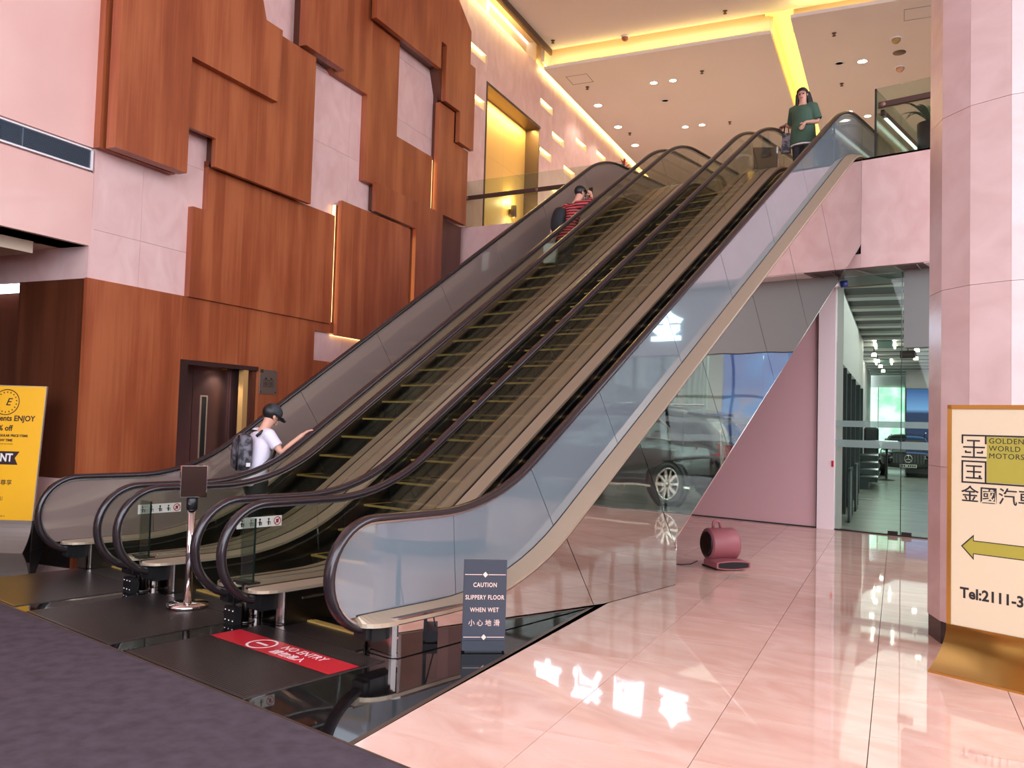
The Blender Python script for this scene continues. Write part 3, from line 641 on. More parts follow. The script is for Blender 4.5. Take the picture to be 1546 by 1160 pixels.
stepm = MB(); stepm.prism([(0,0),(.012,-.035),(.03,-.12),(.045,-.26),(.36,-.26),(.395,-.02),(.395,0)], X0+.004, X1-.004, lambda u, v, d: (d, u, v))
for k in range(22): stepm.box(X0+.045+k*.0367, X0+.063+k*.0367, .045, .39, 0, .006)
step_me = stepm.mesh('step'); step_me.materials.append(M['tread'])
mk = MB(); mk.box(X0+.006, X1-.006, -.002, .028, .004, .0085); mk.box(X0+.006, X0+.042, .034, .393, .004, .0085); mk.box(X1-.042, X1-.006, .034, .393, .004, .0085); mk.box(X0+.006, X1-.006, -.003, .006, -.012, .006)
mark_me = mk.mesh('step_edge'); mark_me.materials.append(M['yellow'])
def rrect(x0, x1, y0, y1, r, n=6):            # rounded towards -y only
    p = [(x1, y1), (x0, y1)]
    p += [(x0+r-r*cos(t), y0+r-r*sin(t)) for t in [PI/2*k/n for k in range(n+1)]]
    p += [(x1-r+r*sin(t), y0+r-r*cos(t)) for t in [PI/2*k/n for k in range(n+1)]]
    return p
boxm = MB(); boxm.prism(rrect(-.155, .155, 3.93, 5.3, .07), .004, .268, lambda u, v, d: (u, v, d)); box_me = boxm.mesh('newel_box')
lift_steel = mat('base_steel', lin(150,136,130), .16, 1.0); box_me.materials.append(lift_steel)
inm = MB(); inm.box(-.075, .075, 3.80, 4.02, .12, .27); inm.box(-.06, .06, 3.76, 3.80, .14, .24); inlet_me = inm.mesh('handrail_inlet'); inlet_me.materials.append(M['black'])
plm = MB(); plm.box(-.1585, -.154, 4.02, 4.11, .06, .17); keyp_me = plm.mesh('switch_plate'); keyp_me.materials.append(M['steel_dark'])
knm = MB(); knm.lathe([(.018,0),(.016,.012),(0,.014)], (-.158, 4.065, .115), 12, (0,1,0), (0,0,1), (-1,0,0)); kn_me = knm.mesh('key_switch'); kn_me.materials.append(M['black'])

ESC_LABEL = ['escalator by the wood wall, carrying the two men', 'middle escalator of three, with two glass sides and no riders', 'outer escalator with a mirror-clad side, carrying the woman']
PHASE = [7.72, 8.086, 8.511]
esc = []
for e in range(3):
    uL = U1 + PIT*e
    R = empty('escalator', (uL, 0, 0), 0, ESC_LABEL[e], 'escalator', 'three parallel escalators up to the gallery'); esc.append(R)
    for side, x in ((1, 0.0), (-1, WID)):
        h = inst('handrail', rail_me, R, (x,0,0)); inst('guide', guide_me, h)
        solid = (e == 0 and side == 1) or (e == 2 and side == -1)
        for me in ((panel_me if e == 0 else blue_refl_me) if solid else clear_me): inst('glass_panel', me, R, (x,0,0))
        inst('seal', seal_me, R, (x,0,0))
        d = inst('inner_deck', inner[side], R, (x,0,0))
        s = inst('skirt', skirt[side], R, (x,0,0)); inst('skirt_line', line_[side], s)
        inst('outer_deck', outer[-side] if solid else outer_half[-side], R, (x,0,0))
        bx = inst('newel_box', box_me, R, (x,0,0)); k = inst('switch_plate', keyp_me, bx); k2 = inst('key_switch', kn_me, bx)
        inst('handrail_inlet', inlet_me, R, (x,0,0))
    if e: b_ = inst('bridge_deck', bridge, R, (-.364,0,0)); inst('deck_ridge', ridge, b_)
    # steps
    y = PHASE[e] - .336*math.floor((PHASE[e]-4.22)/.336)
    while y < 14.6:
        s = inst('step', step_me, R, (0, y, zn(y)-.004)); inst('step_edge', mark_me, s)
        y += .336
    MB().box(X0, X1, 4.150, 4.185, .004, .020).build('comb_edge', M['yellow'], R)
    cb = MB(); [cb.box(X0+.01+k*.02, X0+.02+k*.02, 4.185, 4.225, .004, .016) for k in range(44)]; cb.build('comb_teeth', M['yellow'], R)
    MB().box(X0, X1, 3.86, 4.15, -.01, .009).build('comb_plate', M['plate'], R)
    lp = MB(); lp.box(.02, WID+.145 if e == 2 else WID+.13, CARPET_Y+.012, 3.86, -.01, .0055)
    lp.build('landing_plate', M['plate'], R)
    rb = MB(); [rb.box(.03, WID+.12, y_, y_+.006, .0055, .0075) for y_ in [2.83+.02*k for k in range(51)]]
    rb.build('plate_ribs', M['plate'], R, kind='stuff')
    MB().box(X0-.1, X1+.1, 14.9, 16.2, FLZ-.05, FLZ+.006).build('upper_plate', M['plate'], R)
    # truss body under the steps
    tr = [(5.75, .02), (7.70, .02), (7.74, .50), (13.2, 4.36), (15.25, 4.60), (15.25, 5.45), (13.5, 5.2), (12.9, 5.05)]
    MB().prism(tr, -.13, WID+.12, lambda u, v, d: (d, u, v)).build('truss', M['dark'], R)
# mirror cladding down the outer side of the third machine (local x from its own left handrail)
R = esc[2]; XM = WID+.158
topc = [tuple(off(y, -.70)[1:]) for y in ys(3.96, 13.5)]
outl = [(3.96, .006), (7.765, .006), (7.77, .478), (13.46, 4.485), (13.50, 4.52)] + topc[::-1]
cuts = [3.0, 5.85, 6.997, 8.25, 9.50, 10.60, 11.75, 14.5]
tops = [pn(c) for c in cuts]
def cutline(y0):                              # line through the deck edge at y0, square to the slope
    z0 = -2.633+TA*y0-.84; d = Vector((cos(ANG), sin(ANG))); return d, d.x*y0+d.y*z0
for i in range(len(cuts)-1):
    d0, c0 = cutline(cuts[i]); d1, c1 = cutline(cuts[i+1])
    poly = outl if i == 0 else clip(outl, d0.x, d0.y, c0+.004)
    if i < len(cuts)-2: poly = clip(poly, -d1.x, -d1.y, -c1+.004)
    if len(poly) > 2: MB().prism(poly, XM-.012, XM, lambda u, v, d: (d, u, v)).build('mirror_panel', M['mirror'], R)
ed = MB(); pts = [(7.765, .006), (7.77, .478), (13.46, 4.485)]
for (y0, z0), (y1, z1) in zip(pts, pts[1:]): ed.tube([(XM-.01, y0, z0), (XM-.01, y1, z1)], .012, 6)
ed.build('edge_trim', M['chrome'], R)
# pictogram stickers on the glass
lw, lk, lr = M['letter_white'], M['ink'], mat('sign_red', lin(196,40,52), .5)
def stickers(par, x, y0, z0):
    st = MB().box(x, x+.0012, y0, y0+.42, z0, z0+.085).build('safety_sticker', lw, par)
    q = MB()
    for k in range(4):                        # little figures: head, body, arm or pram
        yc = y0+.045+k*.083; q.lathe([(0,.001),(.009,.001)], (x+.0012, yc, z0+.062), 10, (0,1,0), (0,0,1), (1,0,0)); q.box(x+.0012, x+.002, yc-.007, yc+.007, z0+.014, z0+.05)
        q.box(x+.0012, x+.002, yc+.012+(.004 if k % 2 else 0), yc+.02, z0+.014, z0+.04); q.box(x+.0012, x+.002, yc-.02, yc+.02, z0+.036, z0+.041)
    q.build('figure', lk, st)
    r = MB(); yc, zc = y0+.378, z0+.0425; n = 20
    ring = [(yc+a*cos(2*PI*i/n), zc+a*sin(2*PI*i/n)) for a in (.036, .028) for i in range(n)]
    r.add([(x+.002, a, b) for a, b in ring], [(i, (i+1) % n, n+(i+1) % n, n+i) for i in range(n)])
    r.obox((x+.002, yc, zc), (.0004,0,0), (0,.022,.022), (0,-.003,.003)); r.build('ban_ring', lr, st)
    MB().box(x+.0012, x+.0018, yc-.012, yc+.012, zc-.015, zc+.015).build('figure', lk, st)
stickers(esc[0], WID+.008, 3.85, .662)
stickers(esc[1], WID+.008, 3.84, .69)
# glass barriers that close the gaps between the newels
def barrier(x, label):
    o = empty('glass_barrier', (x, 3.835, 0), 0, label, 'barrier', 'glass barriers between the escalator newels')
    MB().box(-.09, .09, -.006, .006, .31, .80).build('glass_pane', M['green'], o)
    MB().box(.088, .092, -.0075, .0075, .31, .80).build('edge_strip', mat('glass_edge', lin(24,40,36), .2) if 'glass_edge' not in bpy.data.materials else bpy.data.materials['glass_edge'], o)
    q = MB(); q.box(-.11, .11, -.05, .05, .285, .31); q.lathe([(.03,.0),(.03,.285)], (0,0,0), 12); q.lathe([(.075,0),(.075,.012)], (0,0,0), 16); q.build('stand', M['steel_dark'], o)
    MB().box(-.07, .07, -.14, -.08, 0.001, .13).build('buffer_box', M['black'], o)
    for sx in (-.05, 0, .05):
        for z in (.03, .105): MB().ball((sx, -.142, z), .009, .006, .009, 8, 5).build('stud', M['chrome'], o)
barrier((U1+WID+U1+PIT)/2, 'clear glass barrier between the first and middle escalator, behind the brown stanchion sign')
barrier((U1+PIT+WID+U1+2*PIT)/2, 'clear glass barrier between the middle and the mirror-clad escalator')

# red no-entry strip on the third landing plate
rs = empty('floor_sticker', (-4.90, 3.53, .0078), 0, 'red NO ENTRY strip stuck on the landing plate of the outer escalator', 'sticker')
MB().box(-.67, .675, -.122, .122, 0, .0012).build('strip', mat('strip_red', lin(190,28,44), .35), rs)
FM = lambda x, y: frame((x, y, .0014), (1,0,0), (0,1,0))
text('NO ENTRY', .105, lw, rs, FM(.19, .055), sx=.86, shear=.0, depth=.0004); text('請勿進入', .088, lw, rs, FM(.16, -.055), bold=.0004, depth=.0004)
n = 26; q = MB(); ring = [(-.21+a*cos(2*PI*i/n), a*sin(2*PI*i/n), .0016) for a in (.112, .094) for i in range(n)]; q.add(ring, [(i, (i+1) % n, n+(i+1) % n, n+i) for i in range(n)])
q.box(-.27, -.15, -.012, .012, .0013, .0018); q.build('no_entry_mark', lw, rs)
# ------------------------------------------------------------------ car showroom behind the glass (local grid: x = b, y = a)
show = empty('wall_showroom', (0,0,0), T, 'white showroom walls and dark slatted ceiling beyond the glass doors', kind='structure')
sfloor = MB().prism([tuple(ab(b, a)[:2]) for b, a in ((-4.4,13.6),(11,13.6),(11,42.5),(-4.4,42.5))], -.02, -.006, lambda u, v, d: (u, v, d))
sfl = MB().prism(clip([tuple(ab(b, a)[:2]) for b, a in ((-1.6,13.4),(11,13.4),(11,42.5),(-1.6,42.5))], 0, 1, 14.11), -.02, -.001, lambda u, v, d: (u, v, d)).build('floor_showroom', vary(mat('showroom_floor', lin(150,152,142), .25), lin(132,136,128), lin(156,158,148), (1,3,1), .8, 3), kind='structure')
tag(sfl, 'grey showroom floor beyond the glass doors')
BLK = mat('black_frame', lin(24,26,28), .35)
MB().box(-1.15, -.93, 15.0, 26.3, 2.84, 4.2).build('bulkhead', M['white'], show)
MB().box(-1.25, -1.15, 26.3, 42, 0, 4.2).build('side_wall', M['white'], show)
MB().box(-2.4, -2.3, 16.4, 27, 0, 4.2).build('side_wall', M['white'], show)
MB().box(-2.5, 11, 42.3, 42.4, 0, 4.3).build('end_wall', M['white'], show)
MB().box(9.2, 9.3, 14.6, 42, 0, 4.3).build('side_wall', M['white'], show)
MB().box(-2.5, 11, 15.2, 42.4, 4.26, 4.3).build('slat_backing', mat('slat_back', lin(112,110,108), .8), show)
for k in range(17): MB().box(-1.2, 9.2, 16.0+k*1.62, 16.42+k*1.62, 4.2, 4.26).build('ceiling_slat', mat('slat_white', lin(225,224,220), .7) if k == 0 else bpy.data.materials['slat_white'], show)
# white column beside the doors, with a red call button
colm = MB().box(-5.04, -4.76, 14.05, 14.45, 0, BOTZ).build('pillar_white', mat('pillar_paint', lin(250,228,228), .45), kind='structure'); tag(colm, 'slim white square pillar beside the glass doors')
MB().box(-5.045, -5.035, 14.04, 14.12, 0, BOTZ).build('shadow_joint', M['dark'], colm)
MB().box(-4.80, -4.765, 14.04, 14.055, 1.02, 1.12).build('call_button', lr, colm)
# side glazing with black frames
sg = empty('window_2', (0,0,0), T, 'black framed side glazing inside the showroom', kind='structure')
for a in (15.7, 17.8, 19.5, 21.6, 24.2, 26.2): MB().box(-1.08, -.92, a-.10, a+.10, 0, 2.84).build('mullion', BLK, sg)
for a0, a1 in ((15.8,17.7),(17.9,19.4),(19.6,21.5),(21.7,24.1),(24.3,26.1)): MB().box(-1.02, -1.0, a0, a1, .03, 2.84).build('glass_pane', M['green'], sg)
bwin = MB().box(-1.35, .30, 42.2, 42.28, .35, 3.66).build('window_3', None or mat('bright_window', lin(214,255,236), .5, emit=(.74,1,.86,1), es=1.5), kind='structure'); tag(bwin, 'bright end window of the showroom with greenery outside')
n, l, b = nodes(bpy.data.materials['bright_window'])
tc = n.new('ShaderNodeTexCoord'); no = n.new('ShaderNodeTexNoise'); no.inputs['Scale'].default_value = 1.6; no.inputs['Detail'].default_value = 5; l.new(tc.outputs['Object'], no.inputs[0])
cr = n.new('ShaderNodeValToRGB'); cr.color_ramp.elements[0].position = .35; cr.color_ramp.elements[0].color = (.30,.72,.48,1); cr.color_ramp.elements[1].position = .55; cr.color_ramp.elements[1].color = (.86,1,.95,1); l.new(no.outputs[0], cr.inputs[0]); l.new(cr.outputs[0], b.inputs['Emission Color'])
bwin.rotation_euler = (0,0,T)
for b0 in (-1.35, -.86, .26): MB().box(b0, b0+.04, 42.15, 42.2, .3, 3.7).build('mullion', M['white'], bwin)
# glass doors
M['faint'] = M['frost'].copy(); M['faint'].name = 'frosted_film_faint'; [setattr(k.inputs[0], 'default_value', .10) for k in M['faint'].node_tree.nodes if k.type == 'MIX_SHADER' and not k.inputs[0].links]; [setattr(k.inputs[0], 'default_value', (.9,.93,.92,1)) for k in M['faint'].node_tree.nodes if k.type == 'BSDF_TRANSPARENT']
gd = empty('door_2', (0, 14.1, 0), 0, 'frameless glass showroom doors with two frosted bands', kind='structure')
for x0, x1 in ((-4.75,-3.752),(-3.746,-2.4),(-2.39,-.9),(-.89,.6),(.61,2.1),(2.11,3.6),(3.61,5.1),(5.11,6.6)):
    p = MB().box(x0, x1, -.006, .006, .02, BOTZ-.02 if x0 < -3 else 2.93).build('glass_pane', M['green'], gd)
    for z0, z1 in ((1.35, 1.47), (1.68, 1.78)): MB().box(x0, x1, -.0085, -.0065, z0, z1).build('frosted_band', M['frost'] if x0 < -3 else M['faint'], p)
MB().box(-4.75, 6.6, -.03, .03, 0, .02).build('threshold', M['steel_dark'], gd)
MB().box(-3.752, -3.744, -.012, .012, .02, BOTZ).build('edge_seal', M['steel_dark'], gd)
for x in (-3.86, -3.66): MB().box(x-.07, x+.07, -.02, .02, .02, .07).build('patch_fitting', M['steel_dark'], gd)
# grey bulkhead over the shopfront with illuminated letters
bh = MB().box(-3.69, 6.6, 13.98, 14.18, 2.93, BOTZ).build('trim_1', M['grey'], kind='structure'); tag(bh, 'grey signboard band over the showroom glass')
lmat = mat('sign_letters_lit', lin(220,240,255), .4, emit=(.62,.86,1,1), es=5.0)
for ch, x in zip('金國汽車', (-.87, .08, 1.03, 1.98)):
    o = empty('sign_letter', (x, 13.93, 3.44), 0, 'backlit sign letter %s of the showroom name, %s' % (ch, {'金':'first of four, seen mirrored','國':'second of four, between 金 and 汽','汽':'third of four, between 國 and 車','車':'last of the four'}[ch]), 'sign', 'backlit showroom sign letters')
    text(ch, .64, lmat, o, frame((0,0,0), (1,0,0), (0,0,1)), name='letter_face', bold=.022, depth=.03)
    MB().box(-.2, .2, .03, .05, -.02, .02).build('fixing', M['steel_dark'], o)
# things inside
ex = empty('exit_sign_box', ab(.0, 14.75, 2.85), T, 'small dark red hanging sign box over the glass doors', 'sign')
ex.location = (-3.71, 14.3, 2.85); ex.rotation_euler = (0,0,0)
MB().box(-.11, .11, -.03, .03, -.06, .06).build('box', mat('exit_red', lin(74,28,26), .4), ex); MB().box(-.006, .006, -.005, .005, .06, 1.28).build('rod', M['steel_dark'], ex)
MB().box(-.08, .08, -.032, -.03, -.012, .006).build('strip', lin and M['steel_dark'], ex)
cc = empty('security_camera', (-4.64, 13.86, 3.98), .5, 'white bullet camera with a blue end by the white pillar top', 'camera')
MB().tube([(-.30,.10,-.02),(.02,0,0)], .035, 10).build('body', M['white'], cc); MB().tube([(.02,0,0),(.12,-.03,.01)], .055, 12).build('hood', mat('camera_blue', lin(44,62,128), .3), cc); MB().tube([(-.22,.08,.0),(-.22,.08,.16)], .014, 6).build('bracket', M['white'], cc)
for k, (x0, y0, x1, y1) in enumerate(((-4.28,13.6,-3.98,14.9),(-3.72,13.56,-3.72,14.3),(-3.40,13.56,-3.55,14.3))):
    cb_ = MB().tube([(x0,y0,BOTZ-.018),((x0+x1)/2+.02*k,(y0+y1)/2,BOTZ-.03),(x1,y1,BOTZ-.018)], .008, 6).build('cable', M['grey'])
    tag(cb_, ['double cable run, leftmost on the brown soffit', 'straight cable in the middle of the brown soffit', 'curved cable, rightmost on the brown soffit'][k], 'cable')
for k, (b_, a_) in enumerate(((-.95,28.5),(-.9,31),(-.85,33.5),(-.8,36),(.75,24),(.72,27),(.75,30))):
    o = empty('track_light', ab(b_+.25 if k < 4 else b_-.25, a_, 4.0), T, ['nearest of the row of spotlights over the showroom side wall', 'second spotlight over the showroom side wall', 'third spotlight over the showroom side wall', 'farthest of the spotlights over the showroom side wall', 'nearest of the spotlights over the dark blue screen', 'middle spotlight over the dark blue screen', 'farthest spotlight over the dark blue screen'][k], 'spotlight', 'showroom spotlights')
    MB().tube([(0,0,.2),(0,0,.05)], .015, 6).build('stem', BLK, o); MB().lathe([(.06,.06),(.075,-.04),(.0,-.04)], n=12).build('head', M['led_white'], o)
for k, (b0, a0) in enumerate(((-.62, 25.9), (-.75, 32.5))):
    o = empty('ceiling_unit', ab(b0+.25, a0, 4.2), T, ['nearer green-grey ceiling cassette with two light tubes', 'farther green-grey ceiling cassette with two light tubes'][k], 'air conditioner')
    MB().box(-.2, .2, 0, 2.2, -.03, 0).build('cassette', mat('cassette', lin(84,110,100), .5) if k == 0 else bpy.data.materials['cassette'], o)
    for s in (-1, 1): MB().box(s*.26-.03, s*.26+.03, 0, 2.2, -.05, -.01).build('light_tube', M['led_white'], o)
# dark blue screen at the right, pale wall above
bs = empty('wall_screen', (0,0,0), T, 'dark blue wall screen showing a night landscape, right of the bright window', 'screen')
MB().box(.28, 3.2, 37.9, 38.0, 1.2, 3.42).build('frame', BLK, bs)
scr = mat('screen_blue', lin(30,42,86), .3, emit=(.03,.06,.2,1), es=.6); n, l, b = nodes(scr)
tc = n.new('ShaderNodeTexCoord'); sp = n.new('ShaderNodeSeparateXYZ'); l.new(tc.outputs['Object'], sp.inputs[0]); cr = n.new('ShaderNodeValToRGB')
mr = n.new('ShaderNodeMapRange'); mr.inputs[1].default_value = 1.2; mr.inputs[2].default_value = 3.42; l.new(sp.outputs[2], mr.inputs[0]); l.new(mr.outputs[0], cr.inputs[0])
e = cr.color_ramp.elements; e[0].color = (.02,.03,.09,1); e[0].position = .55; e[1].color = (.05,.14,.42,1); e[1].position = .95; k = e.new(.62); k.color = (.25,.5,.95,1)
l.new(cr.outputs[0], b.inputs['Emission Color']); b.inputs['Emission Strength'].default_value = .9
MB().box(.30, 3.18, 37.88, 37.9, 1.22, 3.40).build('display', scr, bs)
MB().box(.27, 9, 38, 38.1, 0, 4.2).build('partition', M['white'], show)
# sky mural and white drapes, seen in the mirror cladding
ms = empty('sky_mural', (0,0,0), 0, 'large blue and violet sky mural seen mirrored in the escalator side', 'mural')
MB().box(-2.6, 1.2, 20.0, 20.06, .3, 3.5).build('frame', M['grey'], ms)
sk = mat('mural_sky', (.2,.3,.7,1), .4); n, l, b = nodes(sk); tc = n.new('ShaderNodeTexCoord'); sp = n.new('ShaderNodeSeparateXYZ'); l.new(tc.outputs['Object'], sp.inputs[0])
no = n.new('ShaderNodeTexNoise'); no.inputs['Scale'].default_value = 1.1; no.inputs['Detail'].default_value = 6; no.inputs['Distortion'].default_value = 1.2; l.new(tc.outputs['Object'], no.inputs[0])
mr = n.new('ShaderNodeMapRange'); mr.inputs[1].default_value = .3; mr.inputs[2].default_value = 3.5; l.new(sp.outputs[2], mr.inputs[0])
cr = n.new('ShaderNodeValToRGB'); e = cr.color_ramp.elements; e[0].color = lin(120,100,150); e[0].position = .35; e[1].color = lin(90,110,190); e[1].position = .75; k = e.new(.5); k.color = lin(168,158,190); l.new(mr.outputs[0], cr.inputs[0])
c2 = n.new('ShaderNodeValToRGB'); e = c2.color_ramp.elements; e[0].position = .45; e[0].color = (0,0,0,1); e[1].position = .7; e[1].color = (1,1,1,1); l.new(no.outputs[0], c2.inputs[0])
mx = n.new('ShaderNodeMix'); mx.data_type = 'RGBA'; mx.inputs['B'].default_value = lin(90,150,235); l.new(c2.outputs[0], mx.inputs['Factor']); l.new(cr.outputs[0], mx.inputs['A']); l.new(mx.outputs['Result'], b.inputs['Base Color']); l.new(mx.outputs['Result'], b.inputs['Emission Color']); b.inputs['Emission Strength'].default_value = .45
MB().box(-2.58, 1.18, 19.98, 20.0, .32, 3.48).build('print', sk, ms)
drape = mat('white_drape', lin(226,236,230), .7)
for k, (x0, x1) in enumerate(((1.35, 2.05), (2.15, 2.9), (3.1, 3.8))):
    o = empty('drape', (x0, 19.6, 0), 0, ['white gathered drape next to the sky mural', 'white gathered drape between two others in the showroom', 'white gathered drape farthest from the sky mural'][k], 'curtain', 'white showroom drapes')
    pr = [((x1-x0)*i/24, .06*sin(i*1.6)) for i in range(25)]
    vs = []; rows = 12
    for r in range(rows+1):
        z = 3.5*r/rows; pinch = 1-.45*math.exp(-((z-1.35)/.55)**2)
        vs += [((x1-x0)/2+(p[0]-(x1-x0)/2)*pinch, p[1], z) for p in pr]
    mb = MB(); mb.add(vs, [(r*25+i, r*25+i+1, (r+1)*25+i+1, (r+1)*25+i) for r in range(rows) for i in range(24)], True); mb.build('cloth', drape, o)
    MB().box(-.05, x1-x0+.05, -.02, .02, 3.5, 3.54).build('rail', M['chrome'], o)
for k, x in enumerate((-1.95, -1.2)):
    o = empty('stanchion', (x, 14.95, 0), 0, ['slim chrome stanchion behind the glass, nearer the white pillar', 'slim chrome stanchion behind the glass, nearer the dark car'][k], 'stanchion')
    MB().lathe([(.15,0),(.15,.02),(.03,.035),(.024,.05),(.024,1.5),(.035,1.55),(.0,1.6)], n=14).build('post', M['chrome'], o)
# low furniture on the left of the far showroom
so = empty('reception_desk', ab(-.95, 29.0, 0), T, 'dark display counter with chrome edged shelves along the showroom side', 'counter')
for z in (.35, .55, .75, .95): MB().box(-.15, .45, -3.2, .0, z, z+.05).build('shelf', M['chrome'], so); MB().box(-.15, .43, -3.18, .0, z-.14, z).build('drawer', BLK, so)
MB().box(-.2, .2, -3.2, 0, 0, .22).build('plinth', BLK, so)
s2 = empty('sofa', ab(-.90, 32.9, 0), T, 'dark high-backed seat behind the counter, left of the showroom car', 'sofa')
MB().box(-.22, .27, 0, .2, .3, 1.78).build('backrest', BLK, s2, bevel=.08); MB().box(-.22, .27, -.7, .1, .2, .5).build('seat', BLK, s2, bevel=.06); MB().box(-.2, .24, -.6, .1, 0, .2).build('base', BLK, s2)
t2 = empty('side_table', ab(-.45, 31.4, 0), T, 'thin dark table between the seat and the showroom car', 'table')
MB().box(-.4, .45, -.3, .3, 1.28, 1.34).build('top', M['chrome'], t2); MB().lathe([(.25,0),(.25,.02),(.04,.04),(.04,1.28)], (.1,0,0), 12).build('leg', BLK, t2)
for k, a in enumerate((16.6, 19.0)):
    o = empty('display_frame', ab(-.78, a, 0), T, ['black upright display frame nearest the glass doors', 'black upright display frame farther along the side glazing'][k], 'display stand')
    mb = MB(); mb.box(-.02, .02, -.5, -.44, 0, .95); mb.box(-.02, .02, .44, .5, 0, .95); mb.box(-.02, .02, -.5, .5, .9, .95); mb.box(-.02, .02, -.5, .5, 0, .06); mb.build('frame', BLK, o)
    MB().box(-.005, .005, -.44, .44, .06, .9).build('board', M['grey'], o)
# cars
def car(name, loc, rz, label, paint, S, W=1.98, H=1.74, L=5.1, front=False):
    R = empty(name, loc, rz, label, 'car')
    st = S                                     # x, bottom, belt, top, half sill, half belt, half top
    def row(s):
        x, zb, zl, zt, ws, wl, wt = s
        return [(x, 0, zb), (x, ws*.8, zb), (x, ws, zb+.10), (x, (ws+wl)/2+.02, (zb+zl)/2), (x, wl, zl-.05), (x, wl-.03, zl), (x, wt+.02, zt-.10), (x, wt-.10, zt-.015), (x, 0, zt)]
    rows = [row(s) for s in st]; n = len(rows[0])
    vs = []; full = []
    for r in rows: full.append([Vector(p) for p in r] + [Vector((p[0], -p[1], p[2])) for p in r[1:-1]][::-1])
    m = len(full[0]); mb = MB()
    mb.add([v for r in full for v in r], [(i*m+j, i*m+(j+1) % m, (i+1)*m+(j+1) % m, (i+1)*m+j) for i in range(len(full)-1) for j in range(m)] + [tuple(range(m))[::-1], tuple((len(full)-1)*m+j for j in range(m))], True)
    bd = mb.build('body', paint, R); sb = bd.modifiers.new('subsurf', 'SUBSURF'); sb.levels = 2; sb.render_levels = 2
    def side(x, z):
        for a, c in zip(st, st[1:]):
            if a[0] <= x <= c[0]:
                t = (x-a[0])/(c[0]-a[0]); q = [a[i]+(c[i]-a[i])*t for i in range(7)]
                if z > q[2]: k = min(1, (z-q[2])/max(.01, q[3]-.1-q[2])); return q[5]-.03+(q[6]+.02-q[5]+.03)*k
                return q[5]
        return W/2
    dk_, gl_ = BLK, mat('car_glass', lin(36,48,54), .03, spec=1.0) if 'car_glass' not in bpy.data.materials else bpy.data.materials['car_glass']
    for sg_ in (1, -1):
        for name_, poly in (('rear_window', [(.98,1.10),(1.62,1.13),(1.66,1.47),(1.30,1.45),(1.06,1.30)]), ('door_window', [(1.70,1.13),(2.62,1.12),(2.60,1.50),(1.72,1.48)]), ('door_window', [(2.70,1.12),(3.55,1.08),(3.05,1.44),(2.68,1.50)])):
            poly = [(x, z*H/1.74) for x, z in poly]
            P = [Vector((x, sg_*(side(x, z)+.012), z)) for x, z in poly]; c = sum(P, Vector())/len(P)
            g = MB(); g.add(P + [p-Vector((0, sg_*.02, 0)) for p in P], [tuple(range(len(P))), tuple(range(len(P), 2*len(P)))[::-1]]); wdw = g.build(name_, gl_, R)
            MB().tube(P+[P[0]], .012, 5, cap=False).build('window_trim', M['chrome'], wdw)
        for wx in (.98, 4.02):
            MB().lathe([(.46,.0),(.46,.03),(.40,.035),(0,.035)], (wx, sg_*(W/2-.035), .38), 24, (1,0,0), (0,0,1), (0,sg_,0)).build('wheel_arch', BLK, R)
            wh = MB().lathe([(.26,-.20),(.37,-.18),(.385,-.05),(.37,.04),(.27,.05),(.26,.0),(0,.0)], (wx, sg_*(W/2-.01), .385), 28, (1,0,0), (0,0,1), (0,sg_,0)).build('wheel', BLK, R)
            q = MB(); nsp = 10
            for k in range(nsp):
                t = 2*PI*k/nsp; u_ = Vector((cos(t), 0, sin(t))); v_ = Vector((-sin(t), 0, cos(t))); c = Vector((wx, sg_*(W/2+.035), .385))
                q.obox(c+u_*.145, u_*.125, v_*(.018 if k % 2 else .028), Vector((0, .012, 0)))
            q.lathe([(.265,.03),(.275,.05),(.25,.055),(.245,.03)], (wx, sg_*(W/2-.01), .385), 28, (1,0,0), (0,0,1), (0,sg_,0)); q.lathe([(.05,.03),(.05,.06),(0,.062)], (wx, sg_*(W/2-.01), .385), 14, (1,0,0), (0,0,1), (0,sg_,0)); q.build('rim', M['chrome'], wh)
        g = MB(); y_ = sg_*(W/2-.02)
        g.prism([(.03,.86),(.40,.92),(.44,1.0),(.36,1.08),(.03,1.06)], 0, .03, lambda u, v, d: (u, sg_*(side(max(u,.12), v)-.035+d), v)); g.box(-.02, .03, sg_*.48, sg_*.86, .86, 1.06) if sg_ > 0 else g.box(-.02, .03, -.86, -.48, .86, 1.06)
        tl = g.build('tail_light', mat('tail_red', lin(168,24,26), .15, coat=1.0, emit=(.6,.02,.02,1), es=.15) if 'tail_red' not in bpy.data.materials else bpy.data.materials['tail_red'], R)
        MB().box(.5, 3.4, sg_*(W/2-.0), sg_*(W/2+.02), .32, .35).build('sill_trim', M['chrome'], R)
        MB().tube([(2.05, sg_*(W/2+.02), .98), (2.25, sg_*(W/2+.02), .985)], .014, 6).build('door_handle', M['chrome'], R); MB().tube([(3.0, sg_*(W/2+.02), .98), (3.2, sg_*(W/2+.02), .985)], .014, 6).build('door_handle', M['chrome'], R)
        MB().tube([(1.1, sg_*.62, H+.0), (3.0, sg_*.62, H+.01)], .018, 6).build('roof_rail', M['chrome'], R)
        mi = MB().ball((3.35, sg_*(W/2+.08), 1.08), .10, .12, .08, 10, 7).build('wing_mirror', paint, R)
    g = MB(); g.add([(.16,-.66,1.12),(.16,.66,1.12),(.52,.58,1.52*H/1.74),(.52,-.58,1.52*H/1.74)], [(0,1,2,3)]); g.add([(.13,-.66,1.12),(.13,.66,1.12),(.50,.58,1.53*H/1.74),(.50,-.58,1.53*H/1.74)], [(3,2,1,0)]); g.build('rear_screen', gl_, R)
    g = MB(); g.obox((.62, 0, 1.60*H/1.74), (.16,0,.03), (0,.66,0), (0,0,.018)); g.build('spoiler', paint, R)
